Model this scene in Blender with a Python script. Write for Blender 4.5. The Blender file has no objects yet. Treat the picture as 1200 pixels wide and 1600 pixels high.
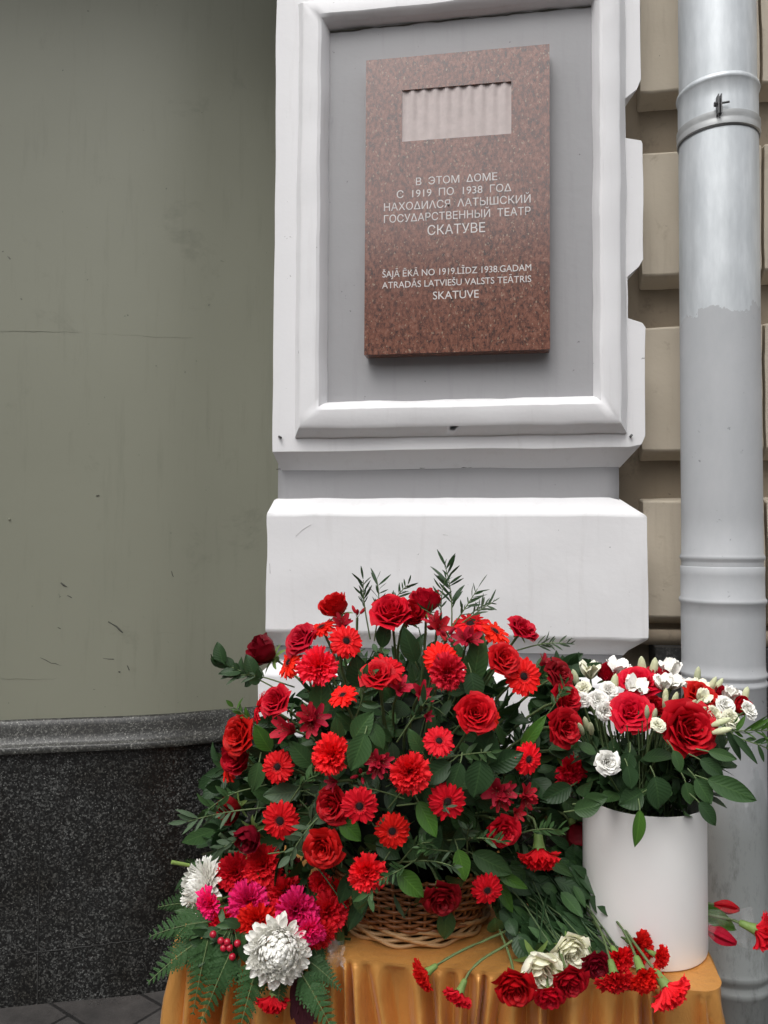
import bpy, bmesh, math, random
from mathutils import Vector, Matrix, noise

# ---------------------------------------------------------------- camera
scene = bpy.context.scene
COL = scene.collection
R_ = math.radians
CAM = Vector((0, 0, 1.55)); FPX = 1200.0
yaw, pit, rol = R_(8.84), R_(1.97), R_(0.33)
_r = Vector((math.cos(yaw), math.sin(yaw), 0))
_f = Vector((-math.sin(yaw) * math.cos(pit), math.cos(yaw) * math.cos(pit), math.sin(pit)))
_u = _r.cross(_f)
RIGHT = _r * math.cos(rol) + _u * math.sin(rol)
UP = _u * math.cos(rol) - _r * math.sin(rol)
FWD = _f
cd = bpy.data.cameras.new('camera'); cam = bpy.data.objects.new('camera', cd); COL.objects.link(cam)
cd.sensor_fit = 'VERTICAL'; cd.sensor_height = 32; cd.lens = 24; cd.clip_start = 0.02; cd.clip_end = 2000
mw = Matrix((RIGHT, UP, -FWD)).transposed().to_4x4(); mw.translation = CAM
cam.matrix_world = mw
scene.camera = cam

# ---------------------------------------------------------------- light
SUN_EL, SUN_AZ = R_(58), R_(198)      # azimuth measured clockwise from +Y
w = bpy.data.worlds.new("World"); scene.world = w; w.use_nodes = True
nt = w.node_tree; nt.nodes.clear()
sky = nt.nodes.new('ShaderNodeTexSky'); sky.sky_type = 'NISHITA'; sky.sun_disc = False
sky.sun_elevation = SUN_EL; sky.sun_rotation = SUN_AZ; sky.air_density = 1.0; sky.dust_density = 4.0; sky.ozone_density = 1.0
hs = nt.nodes.new('ShaderNodeHueSaturation'); hs.inputs['Saturation'].default_value = 0.12
bg = nt.nodes.new('ShaderNodeBackground'); bg.inputs['Strength'].default_value = 0.14
wo = nt.nodes.new('ShaderNodeOutputWorld')
nt.links.new(sky.outputs[0], hs.inputs['Color']); nt.links.new(hs.outputs[0], bg.inputs['Color']); nt.links.new(bg.outputs[0], wo.inputs[0])
sl = bpy.data.lights.new('sun', 'SUN'); sl.energy = 0.55; sl.angle = R_(35); sl.color = (1.0, 0.97, 0.93)
so = bpy.data.objects.new('sun', sl); COL.objects.link(so)
sd = Vector((math.sin(SUN_AZ) * math.cos(SUN_EL), math.cos(SUN_AZ) * math.cos(SUN_EL), math.sin(SUN_EL)))
so.rotation_euler = sd.to_track_quat('Z', 'Y').to_euler()
scene.view_settings.view_transform = 'Standard'; scene.view_settings.look = 'None'
scene.view_settings.exposure = 0.68; scene.view_settings.gamma = 1.0
scene.cycles.max_bounces = 8; scene.cycles.diffuse_bounces = 6; scene.cycles.transparent_max_bounces = 12

# ---------------------------------------------------------------- helpers
def ray(px, py):
    return RIGHT * ((px - 600) / FPX) - UP * ((py - 800) / FPX) + FWD
def at(px, py, Y):
    d = ray(px, py); return CAM + d * (Y / d.y)
def atz(px, py, Z):
    d = ray(px, py); return CAM + d * ((Z - CAM.z) / d.z)
def depth(p): return (p - CAM).dot(FWD)
def scr(dx, dy, dz): return (RIGHT * dx + UP * dy - FWD * dz).normalized()

class MB:
    def __init__(s): s.v = []; s.f = []; s.m = []; s.uv = {}
    def grid(s, rows, mi=0, closed=False):
        b = len(s.v); n = len(rows[0])
        for r in rows: s.v.extend([tuple(p) for p in r])
        for i in range(len(rows) - 1):
            for j in range(n if closed else n - 1):
                k = (j + 1) % n
                s.f.append((b + i * n + j, b + i * n + k, b + (i + 1) * n + k, b + (i + 1) * n + j)); s.m.append(mi)
    def face(s, pts, mi=0):
        b = len(s.v); s.v.extend([tuple(p) for p in pts]); s.f.append(tuple(range(b, b + len(pts)))); s.m.append(mi)
    def patch(s, a, b, c, d, res=0.03, mi=0):
        a, b, c, d = map(Vector, (a, b, c, d))
        nu = max(1, int(max((b - a).length, (c - d).length) / res)); nv = max(1, int(max((d - a).length, (c - b).length) / res))
        nu = min(nu, 140); nv = min(nv, 140)
        s.grid([[a.lerp(b, i / nu).lerp(d.lerp(c, i / nu), j / nv) for i in range(nu + 1)] for j in range(nv + 1)], mi)
    def box(s, lo, hi, mi=0, res=9):
        x0, y0, z0 = lo; x1, y1, z1 = hi
        P = lambda x, y, z: (x, y, z)
        s.patch(P(x0, y0, z0), P(x1, y0, z0), P(x1, y0, z1), P(x0, y0, z1), res, mi)
        s.patch(P(x1, y1, z0), P(x0, y1, z0), P(x0, y1, z1), P(x1, y1, z1), res, mi)
        s.patch(P(x0, y1, z0), P(x0, y0, z0), P(x0, y0, z1), P(x0, y1, z1), res, mi)
        s.patch(P(x1, y0, z0), P(x1, y1, z0), P(x1, y1, z1), P(x1, y0, z1), res, mi)
        s.patch(P(x0, y0, z1), P(x1, y0, z1), P(x1, y1, z1), P(x0, y1, z1), res, mi)
        s.patch(P(x0, y1, z0), P(x1, y1, z0), P(x1, y0, z0), P(x0, y0, z0), res, mi)
    def tube(s, pts, r, sides=6, mi=0, caps=True):
        pts = [Vector(p) for p in pts]; rows = []; n = len(pts)
        rr = r if isinstance(r, (list, tuple)) else [r] * n
        ref = Vector((0.31, 0.17, 0.93))
        for i, p in enumerate(pts):
            t = (pts[min(i + 1, n - 1)] - pts[max(i - 1, 0)])
            if t.length < 1e-9: t = Vector((0, 0, 1))
            t.normalize()
            if abs(t.dot(ref)) > .97: a = t.orthogonal().normalized()
            else: a = t.cross(ref).normalized()
            b = t.cross(a)
            rows.append([p + (a * math.cos(2 * math.pi * k / sides) + b * math.sin(2 * math.pi * k / sides)) * rr[i] for k in range(sides)])
        s.grid(rows, mi, True)
        if caps: s.face(rows[0][::-1], mi); s.face(rows[-1], mi)
    def lathe(s, prof, c=(0, 0, 0), sides=48, mi=0):
        c = Vector(c)
        s.grid([[c + Vector((r * math.cos(2 * math.pi * k / sides), r * math.sin(2 * math.pi * k / sides), z)) for k in range(sides)] for r, z in prof], mi, True)
    def ball(s, c, r, mi=0, st=(1, 1, 1), n=8):
        c = Vector(c)
        rows = []
        for i in range(n // 2 + 1):
            t = math.pi * (0.02 + 0.96 * i / (n // 2))
            rows.append([c + Vector((r * st[0] * math.sin(t) * math.cos(2 * math.pi * k / n), r * st[1] * math.sin(t) * math.sin(2 * math.pi * k / n), r * st[2] * math.cos(t))) for k in range(n)])
        s.grid(rows, mi, True)
    def mesh(s, name, mats=(), smooth=True, weld=False, sharp=None, disp=0, dscale=6):
        me = bpy.data.meshes.new(name)
        me.from_pydata(s.v, [], s.f)
        for m in mats: me.materials.append(m)
        if len(mats) > 1: me.polygons.foreach_set('material_index', s.m)
        if weld:
            bm = bmesh.new(); bm.from_mesh(me); bmesh.ops.remove_doubles(bm, verts=bm.verts, dist=2e-4)
            bmesh.ops.recalc_face_normals(bm, faces=bm.faces)
            if disp:
                for v in bm.verts:
                    d = noise.noise_vector(v.co * dscale) * disp + noise.noise_vector(v.co * dscale * 3.1) * disp * .35
                    v.co += d
            bm.to_mesh(me); bm.free()
        if s.uv and not weld:
            ul = me.uv_layers.new(name='uv'); li = [0] * len(me.loops); me.loops.foreach_get('vertex_index', li)
            ul.data.foreach_set('uv', [c for k in li for c in s.uv.get(k, (0.5, 0.0))])
        if smooth: me.polygons.foreach_set('use_smooth', [True] * len(me.polygons))
        if sharp: me.set_sharp_from_angle(angle=R_(sharp))
        me.update(); return me
    def obj(s, name, mat, parent=None, bevel=0, **k):
        mats = mat if isinstance(mat, (list, tuple)) else [mat]
        return link(name, s.mesh(name, mats, **k), parent, bevel)

def link(name, me, parent=None, bevel=0):
    o = bpy.data.objects.new(name, me); COL.objects.link(o)
    if parent is not None: o.parent = parent
    if bevel:
        b = o.modifiers.new('bevel', 'BEVEL'); b.width = bevel; b.segments = 3; b.limit_method = 'ANGLE'; b.angle_limit = R_(28)
        b.harden_normals = False
    return o
def tag(o, label=None, cat=None, group=None, kind=None):
    if label: o['label'] = label
    if cat: o['category'] = cat
    if group: o['group'] = group
    if kind: o['kind'] = kind
    return o
def empty(name, loc, label, cat, group=None, rot=None):
    o = bpy.data.objects.new(name, None); COL.objects.link(o); o.location = loc
    o.empty_display_size = .02
    if rot is not None: o.rotation_mode = 'QUATERNION'; o.rotation_quaternion = rot
    return tag(o, label, cat, group)

def blade(mb, base, d, n, L, wf, curl=0, cup=0, rows=7, cols=4, ruf=0, rf=3, ph=0, serr=0, sn=10, pw=1.0, mi=0, tipn=0.0):
    """one petal or leaf: grows from base along d, upper face n, bending away from n by curl"""
    d = Vector(d).normalized(); n = Vector(n); n = (n - d * n.dot(d)).normalized(); s = d.cross(n)
    p = Vector(base); out = []
    for i in range(rows + 1):
        v = i / rows; a = curl * v ** pw
        dv = d * math.cos(a) - n * math.sin(a); nv = n * math.cos(a) + d * math.sin(a)
        if i: p = p + dv * (L / rows)
        wv = wf(v); row = []
        for j in range(cols + 1):
            u = -1 + 2 * j / cols
            q = p + s * (u * wv) + nv * (cup * wv * u * u)
            if ruf: q = q + nv * (ruf * v * v * math.sin(rf * u * math.pi + ph)) + dv * (ruf * .35 * v * v * math.cos(rf * 1.7 * u * math.pi + ph * 2))
            if serr and v > .6: q = q - dv * (serr * (v - .6) / .4 * (j % 2)) - dv * (tipn * (v - .6) * u * u)
            row.append(q)
        out.append(row)
    b0 = len(mb.v); mb.grid(out, mi)
    for i in range(rows + 1):
        for j in range(cols + 1): mb.uv[b0 + i * (cols + 1) + j] = (-1 + 2 * j / cols, i / rows)

# ---------------------------------------------------------------- materials
def nodes(name):
    m = bpy.data.materials.new(name); m.use_nodes = True
    t = m.node_tree; b = t.nodes['Principled BSDF']; return m, t, b
def ramp(t, fac, stops):
    r = t.nodes.new('ShaderNodeValToRGB'); e = r.color_ramp.elements
    while len(e) < len(stops): e.new(.5)
    for k, (p, c) in enumerate(stops): e[k].position = p; e[k].color = (*c, 1)
    t.links.new(fac, r.inputs[0]); return r.outputs[0]
def coord(t, scale=(1, 1, 1)):
    c = t.nodes.new('ShaderNodeTexCoord'); mp = t.nodes.new('ShaderNodeMapping'); mp.inputs['Scale'].default_value = scale
    t.links.new(c.outputs['Object'], mp.inputs[0]); return mp.outputs[0]
def noi(t, vec, scale, detail=4, rough=.6, dist=0):
    n = t.nodes.new('ShaderNodeTexNoise'); n.inputs['Scale'].default_value = scale; n.inputs['Detail'].default_value = detail
    n.inputs['Roughness'].default_value = rough; n.inputs['Distortion'].default_value = dist
    t.links.new(vec, n.inputs['Vector']); return n.outputs['Fac']
def vor(t, vec, scale, out='Color'):
    n = t.nodes.new('ShaderNodeTexVoronoi'); n.inputs['Scale'].default_value = scale; t.links.new(vec, n.inputs['Vector']); return n.outputs[out]
def mix(t, fac, a, b, mode='MIX'):
    n = t.nodes.new('ShaderNodeMix'); n.data_type = 'RGBA'; n.blend_type = mode
    for k, x in ((0, fac), (6, a), (7, b)):
        if isinstance(x, (int, float)): n.inputs[k].default_value = x
        elif isinstance(x, tuple): n.inputs[k].default_value = (*x, 1)
        else: t.links.new(x, n.inputs[k])
    return n.outputs[2]
def bump(t, b, h, strength=.3, dist=.01, prev=None):
    n = t.nodes.new('ShaderNodeBump'); n.inputs['Strength'].default_value = strength; n.inputs['Distance'].default_value = dist
    t.links.new(h, n.inputs['Height'])
    if prev: t.links.new(prev, n.inputs['Normal'])
    t.links.new(n.outputs[0], b.inputs['Normal']); return n.outputs[0]

def plaster(name, col, col2, dirt, rough=.7, s=3.0, dirt_amt=(.66, .8), bs=.25, streak=True):
    m, t, b = nodes(name); v = coord(t)
    c = mix(t, noi(t, v, s, 5), col, col2)
    f = ramp(t, noi(t, v, s * 2.3, 9, .72, .4), [(dirt_amt[0], (0, 0, 0)), (dirt_amt[1], (1, 1, 1))])
    c = mix(t, f, c, dirt)
    f2 = ramp(t, noi(t, coord(t, (9, 9, .8)), 3.5, 6, .65), [(.55, (0, 0, 0)), (.85, (.55, .55, .55))])
    if streak: c = mix(t, f2, c, dirt)
    sp = ramp(t, noi(t, v, 45, 3, .6), [(.73, (0, 0, 0)), (.76, (1, 1, 1))])
    c = mix(t, sp, c, tuple(x * .55 for x in dirt))
    t.links.new(c, b.inputs['Base Color']); b.inputs['Roughness'].default_value = rough
    n1 = bump(t, b, noi(t, coord(t, (1, 1, 1.5)), 60, 7, .65), bs * .5, .0025)
    bump(t, b, noi(t, v, 7, 4), bs * .8, .010, n1)
    return m
M = {}
M['white'] = plaster('white_paint', (.76, .755, .765), (.73, .725, .735), (.60, .585, .585), .6, 2.5, (.68, .85))
M['grey'] = plaster('grey_paint', (.345, .343, .352), (.315, .312, .322), (.25, .245, .255), .6, 3.0)
M['olive'] = plaster('olive_paint', (.262, .265, .205), (.226, .229, .176), (.170, .171, .130), .5, 1.6, (.60, .78), .12)
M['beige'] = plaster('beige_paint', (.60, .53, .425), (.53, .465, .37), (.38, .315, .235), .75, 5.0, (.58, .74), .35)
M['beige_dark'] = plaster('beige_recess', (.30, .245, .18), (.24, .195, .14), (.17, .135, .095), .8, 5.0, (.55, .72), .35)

def granite_red():
    m, t, b = nodes('red_granite'); v = coord(t, (1, 1, .62))
    c = ramp(t, noi(t, v, 105, 7, .86), [(.36, (.016, .012, .012)), (.43, (.085, .040, .031)), (.53, (.22, .084, .054)), (.62, (.28, .145, .105)), (.69, (.42, .32, .26))])
    blk = ramp(t, noi(t, v, 135, 4, .75, .3), [(.55, (0, 0, 0)), (.66, (1, 1, 1))])
    c = mix(t, blk, c, (.03, .025, .025))
    lt = ramp(t, vor(t, v, 300), [(.86, (0, 0, 0)), (.90, (1, 1, 1))])
    c = mix(t, lt, c, (.33, .25, .18))
    c = mix(t, ramp(t, noi(t, v, 5, 4), [(.35, (.8, .8, .8)), (.65, (1, 1, 1))]), (.16, .06, .045), c)
    t.links.new(c, b.inputs['Base Color']); b.inputs['Roughness'].default_value = .20; b.inputs['IOR'].default_value = 1.85
    return m
M['granite_red'] = granite_red()
def granite_dark(name, dark, mid, light, rough):
    m, t, b = nodes(name); v = coord(t)
    c = ramp(t, vor(t, v, 165), [(.3, dark), (.55, mid), (.88, light)])
    c = mix(t, ramp(t, noi(t, v, 170, 4, .7), [(.42, (0, 0, 0)), (.58, (1, 1, 1))]), c, dark)
    sp = ramp(t, noi(t, v, 190, 2, .5), [(.66, (0, 0, 0)), (.72, (1, 1, 1))])
    c = mix(t, sp, c, tuple(x * 1.9 for x in light))
    st = ramp(t, noi(t, v, 3.2, 5), [(.4, (.45, .42, .38)), (.6, (1, 1, 1))])
    c = mix(t, 1.0, c, st, 'MULTIPLY')
    t.links.new(c, b.inputs['Base Color']); b.inputs['Roughness'].default_value = rough
    return m
M['granite_plinth'] = granite_dark('dark_granite', (.007, .007, .007), (.038, .039, .038), (.17, .175, .168), .36)
M['granite_ledge'] = granite_dark('ledge_granite', (.016, .016, .014), (.055, .055, .050), (.17, .17, .155), .42)
M['granite_wallbase'] = granite_dark('grey_granite', (.03, .03, .03), (.06, .06, .06), (.11, .11, .11), .6)

def simple(name, col, rough=.5, metal=0, spec=.5, var=.25, vs=20, bs=0, bscale=60):
    m, t, b = nodes(name); v = coord(t)
    c = mix(t, noi(t, v, vs, 5), tuple(x * (1 - var) for x in col), tuple(min(1, x * (1 + var)) for x in col))
    t.links.new(c, b.inputs['Base Color']); b.inputs['Roughness'].default_value = rough; b.inputs['Metallic'].default_value = metal
    b.inputs['Specular IOR Level'].default_value = spec
    if bs: bump(t, b, noi(t, v, bscale, 4), bs, .004)
    return m
M['letter'] = simple('engraved_letter_paint', (.66, .63, .62), .5, var=.2, vs=120)
M['relief'] = simple('pale_relief_stone', (.50, .43, .415), .55, var=.22, vs=45, bs=.25, bscale=120)
M['steel'] = simple('dark_steel', (.12, .12, .12), .45, .8)
M['band'] = simple('grey_band', (.42, .43, .43), .45, .4)
M['box'] = simple('white_cardboard', (.80, .79, .775), .42, var=.02)
M['boxin'] = simple('box_inside', (.16, .16, .14), .8)

def pipe_mat():
    m, t, b = nodes('pipe_metal'); v = coord(t)
    sx = t.nodes.new('ShaderNodeSeparateXYZ'); t.links.new(v, sx.inputs[0])
    zc = at(1120, 478, 1.98).z; zl = at(1120, 1215, 1.98).z
    nz = noi(t, coord(t, (1, 1, .6)), 16, 5, .6)
    def band(z, sign, amp):
        a = t.nodes.new('ShaderNodeMath'); a.operation = 'MULTIPLY_ADD'; t.links.new(nz, a.inputs[0]); a.inputs[1].default_value = amp
        t.links.new(sx.outputs['Z'], a.inputs[2])
        g = t.nodes.new('ShaderNodeMath'); g.operation = 'GREATER_THAN' if sign > 0 else 'LESS_THAN'; t.links.new(a.outputs[0], g.inputs[0]); g.inputs[1].default_value = z + amp * .5
        return g.outputs[0]
    lo = band(zl, 1, .5); hi = band(zc, -1, .16)
    mm = t.nodes.new('ShaderNodeMath'); mm.operation = 'MULTIPLY'; t.links.new(lo, mm.inputs[0]); t.links.new(hi, mm.inputs[1])
    paint = mm.outputs[0]
    galv = ramp(t, noi(t, coord(t, (1, 1, .22)), 42, 5, .6), [(.3, (.50, .53, .55)), (.55, (.58, .61, .63)), (.75, (.66, .69, .71))])
    dirt = ramp(t, noi(t, coord(t, (3, 3, 1)), 9, 8, .75), [(.5, (1, 1, 1)), (.72, (.5, .5, .47))])
    low = t.nodes.new('ShaderNodeMapRange'); t.links.new(sx.outputs['Z'], low.inputs[0]); low.inputs[1].default_value = zl + .05; low.inputs[2].default_value = zl - .15
    galv = mix(t, low.outputs[0], galv, mix(t, 1.0, (.34, .36, .355), dirt, 'MULTIPLY'))
    pc = ramp(t, noi(t, coord(t, (1, 1, .5)), 10, 7, .68), [(.3, (.40, .415, .43)), (.7, (.46, .47, .485))])
    chip = ramp(t, noi(t, v, 34, 6, .7), [(.665, (0, 0, 0)), (.70, (1, 1, 1))])
    pc = mix(t, chip, pc, (.24, .25, .26))
    c = mix(t, paint, galv, pc); t.links.new(c, b.inputs['Base Color'])
    def sw(a, bb):
        r = t.nodes.new('ShaderNodeMapRange'); t.links.new(paint, r.inputs[0]); r.inputs[3].default_value = a; r.inputs[4].default_value = bb; return r.outputs[0]
    t.links.new(sw(.40, .0), b.inputs['Metallic']); t.links.new(sw(.50, .6), b.inputs['Roughness'])
    bump(t, b, noi(t, coord(t, (1, 1, .4)), 45, 5), .12, .004)
    return m
M['pipe'] = pipe_mat()

def petal(name, col, tip=None, rough=.5, trans=.22, var=.18, vs=5, sheen=.0, rnd=(.84, 1.18)):
    m, t, b = nodes(name); v = coord(t)
    oi = t.nodes.new('ShaderNodeObjectInfo')
    c2 = tuple(x * (1 - var) for x in col); c3 = tuple(min(1, x * (1 + var)) for x in (tip or col))
    c = mix(t, noi(t, v, vs, 4), c2, c3)
    h = t.nodes.new('ShaderNodeHueSaturation'); t.links.new(c, h.inputs['Color'])
    mr = t.nodes.new('ShaderNodeMapRange'); t.links.new(oi.outputs['Random'], mr.inputs[0]); mr.inputs[3].default_value = rnd[0]; mr.inputs[4].default_value = rnd[1]
    t.links.new(mr.outputs[0], h.inputs['Value'])
    if rnd[0] < .9:
        m7 = t.nodes.new('ShaderNodeMath'); m7.operation = 'MULTIPLY'; t.links.new(oi.outputs['Random'], m7.inputs[0]); m7.inputs[1].default_value = 7.31
        fr = t.nodes.new('ShaderNodeMath'); fr.operation = 'FRACT'; t.links.new(m7.outputs[0], fr.inputs[0])
        mh = t.nodes.new('ShaderNodeMapRange'); t.links.new(fr.outputs[0], mh.inputs[0]); mh.inputs[3].default_value = .495; mh.inputs[4].default_value = .5025
        t.links.new(mh.outputs[0], h.inputs['Hue'])
    t.links.new(h.outputs[0], b.inputs['Base Color']); b.inputs['Roughness'].default_value = rough
    b.inputs['Sheen Weight'].default_value = sheen; b.inputs['Specular IOR Level'].default_value = .2
    tr = t.nodes.new('ShaderNodeBsdfTranslucent'); t.links.new(h.outputs[0], tr.inputs['Color'])
    ms = t.nodes.new('ShaderNodeMixShader'); ms.inputs[0].default_value = trans
    t.links.new(b.outputs[0], ms.inputs[1]); t.links.new(tr.outputs[0], ms.inputs[2]); t.links.new(ms.outputs[0], t.nodes['Material Output'].inputs[0])
    bump(t, b, noi(t, coord(t, (14, 14, 2)), 6, 4), .12, .02)
    return m
M['rose'] = petal('red_rose_petal', (.52, .006, .012))
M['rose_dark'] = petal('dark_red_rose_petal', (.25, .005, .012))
M['rose_big'] = petal('vivid_red_rose_petal', (.62, .007, .013))
M['gerbera'] = petal('scarlet_gerbera_petal', (.86, .014, .010), rough=.55)
M['carn'] = petal('coral_red_carnation_petal', (.84, .020, .026), rough=.6)
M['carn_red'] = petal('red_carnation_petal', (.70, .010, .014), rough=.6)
M['carn_pink'] = petal('magenta_carnation_petal', (.92, .02, .17), rough=.6)
M['alst'] = petal('crimson_lily_petal', (.40, .008, .018), (.5, .02, .04))
M['white_petal'] = petal('white_petal', (.92, .91, .86), rough=.5, trans=.10, var=.02, rnd=(.98, 1.02))
M['cream_petal'] = petal('cream_petal', (.88, .87, .70), rough=.5, trans=.10, var=.04, rnd=(.97, 1.03))
M['bud'] = petal('green_white_bud', (.60, .66, .38), (.76, .78, .55), trans=.2, var=.15)
M['tulip'] = petal('red_pink_tulip_petal', (.55, .012, .04))
M['disc'] = simple('gerbera_disc', (.018, .004, .005), .8, var=.5, vs=9)
M['pollen'] = simple('gerbera_pollen', (.22, .03, .02), .7, var=.6, vs=30)
def leafmat(name, col, rough=.42, trans=.18, var=.35):
    m = petal(name, col, rough=rough, trans=trans, var=var, vs=3, sheen=0)
    t = m.node_tree; b = t.nodes['Principled BSDF']; b.inputs['Specular IOR Level'].default_value = .28
    uvn = t.nodes.new('ShaderNodeTexCoord'); sx = t.nodes.new('ShaderNodeSeparateXYZ'); t.links.new(uvn.outputs['UV'], sx.inputs[0])
    def mt(op, a, b2):
        n = t.nodes.new('ShaderNodeMath'); n.operation = op
        for k, x in ((0, a), (1, b2)):
            if isinstance(x, (int, float)): n.inputs[k].default_value = x
            elif x is not None: t.links.new(x, n.inputs[k])
        return n.outputs[0]
    au = mt('ABSOLUTE', sx.outputs['X'], None)
    ph = mt('SUBTRACT', mt('MULTIPLY', sx.outputs['Y'], 9.0), mt('MULTIPLY', au, 2.2))
    sw = mt('SINE', mt('MULTIPLY', ph, 6.2832), None)
    lat = mt('MULTIPLY', mt('GREATER_THAN', sw, .93), .5); mid = mt('LESS_THAN', au, .055)
    vein = mt('MAXIMUM', lat, mid)
    old = b.inputs['Base Color'].links[0].from_socket
    c = mix(t, vein, old, mix(t, 1.0, old, (1.5, 1.4, 1.35), 'MULTIPLY')); t.links.new(c, b.inputs['Base Color'])
    bump(t, b, mt('ADD', mt('MULTIPLY', sw, .5), mt('MULTIPLY', mid, -1.5)), .12, .005)
    return m
M['leaf'] = leafmat('green_leaf', (.042, .092, .030))
M['leaf_dark'] = leafmat('dark_green_leaf', (.024, .056, .020))
M['leaf_bright'] = leafmat('bright_green_leaf', (.048, .120, .018), .32)
M['leaf_blue'] = leafmat('grey_green_leaf', (.058, .095, .050), .55)
M['fern'] = leafmat('fern_green', (.036, .088, .028), .6)
M['maroon'] = leafmat('maroon_leaf', (.075, .018, .026), .45)
M['stem'] = leafmat('stem_green', (.085, .13, .055), .5)
M['calyx'] = leafmat('calyx_green', (.17, .27, .075), .5)
M['berry'] = simple('red_berry', (.42, .01, .03), .25)
M['foam'] = simple('dark_shade_foam', (.012, .022, .012), .95, var=.5, vs=30, bs=.6)  # near-black colour; in the bouquet core it paints the shade between leaves
M['straw'] = simple('light_wicker', (.40, .235, .105), .5, var=.35, vs=30)
M['wicker'] = simple('brown_wicker', (.20, .072, .022), .4, var=.45, vs=25)

# ================================================================ SETTING
# pavement ------------------------------------------------------------
def pavement_mat():
    m, t, b = nodes('wet_pavement'); v = coord(t)
    br = t.nodes.new('ShaderNodeTexBrick'); br.inputs['Scale'].default_value = 1; br.inputs['Brick Width'].default_value = .42; br.inputs['Row Height'].default_value = .21
    br.inputs['Mortar Size'].default_value = .006; br.inputs['Color1'].default_value = (.050, .046, .045, 1); br.inputs['Color2'].default_value = (.070, .066, .064, 1); br.inputs['Mortar'].default_value = (.018, .017, .017, 1)
    mp = t.nodes.new('ShaderNodeMapping'); mp.inputs['Rotation'].default_value = (0, 0, R_(27)); t.links.new(v, mp.inputs[0]); t.links.new(mp.outputs[0], br.inputs['Vector'])
    c = mix(t, 1.0, br.outputs['Color'], ramp(t, noi(t, v, 7, 8, .7), [(.3, (.55, .55, .55)), (.7, (1.3, 1.28, 1.25))]), 'MULTIPLY')
    t.links.new(c, b.inputs['Base Color'])
    t.links.new(ramp(t, noi(t, v, 3, 5), [(.4, (.25, .25, .25)), (.65, (.7, .7, .7))]), b.inputs['Roughness'])
    bump(t, b, noi(t, v, 120, 5), .25, .004); return m
g = MB(); g.patch((-60, -60, 0), (60, -60, 0), (60, 60, 0), (-60, 60, 0), 4)
tag(g.obj('pavement', pavement_mat()), kind='structure')

# olive wall on the left ----------------------------------------------
plan = [(-5.6, 1.15), (-3.8, 1.62), (-2.6, 1.99), (-1.667, 2.375), (-1.223, 2.535), (-.979, 2.68), (-.62, 2.90)]
def smooth_plan(P, n=8):
    out = []
    for i in range(len(P) - 1):
        p0 = Vector(P[max(i - 1, 0)]); p1 = Vector(P[i]); p2 = Vector(P[i + 1]); p3 = Vector(P[min(i + 2, len(P) - 1)])
        for k in range(n):
            t_ = k / n
            out.append(.5 * ((2 * p1) + (p2 - p0) * t_ + (2 * p0 - 5 * p1 + 4 * p2 - p3) * t_ ** 2 + (3 * p1 - p0 - 3 * p2 + p3) * t_ ** 3))
    out.append(Vector(P[-1])); return out
PL = smooth_plan(plan)
def off_plan(P, d):
    out = []
    for i, p in enumerate(P):
        t_ = (P[min(i + 1, len(P) - 1)] - P[max(i - 1, 0)]).normalized(); out.append(p + Vector((t_.y, -t_.x)) * d)
    return out
def extr(mb, prof, P=PL):
    """prof: list of (offset toward the street, z)"""
    rows = []
    for o, z in prof: rows.append([(q.x, q.y, z) for q in off_plan(P, o)])
    mb.grid(rows)
ZL = .93
ow = empty('olive_wall', (-1.2, 2.5, 0), 'olive green plastered wall with cracks above a speckled granite base', 'wall')
def inv(o): return Matrix.Translation(-o.location)
def child(mb, name, mat, par, **k):
    ob = mb.obj(name, mat, par, **k); ob.matrix_parent_inverse = par.matrix_basis.inverted(); return ob
mb = MB(); extr(mb, [(0, ZL - .05)] + [(0, ZL - .05 + 5.5 * i / 60) for i in range(1, 61)])
child(mb, 'plaster_face', M['olive'], ow, weld=True, disp=.004, dscale=2.2)
mb = MB(); extr(mb, [(-.02, ZL + .004), (.008, ZL + .002), (.014, ZL - .004), (.020, ZL - .020), (.026, ZL - .045), (.034, ZL - .066), (.042, ZL - .074), (.050, ZL - .078), (.054, ZL - .082), (.054, ZL - .099), (.050, ZL - .102), (.0, ZL - .104)])
child(mb, 'granite_ledge', M['granite_ledge'], ow, sharp=50)
mb = MB(); extr(mb, [(-.02, ZL - .102), (.030, ZL - .1025), (.032, 0.0)])
child(mb, 'granite_plinth', M['granite_plinth'], ow, sharp=40)
m_ = MB(); OP = off_plan(PL, .55); m_.grid([[(p.x, p.y, 4.05) for p in PL], [(q.x, q.y, 4.05) for q in OP], [(q.x, q.y, 4.0) for q in OP], [(p.x, p.y, 4.0) for p in PL]])
child(m_, 'added_shade_overhang', M['olive'], ow, smooth=False)  # unseen slab, added to darken the top of the olive wall
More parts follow.
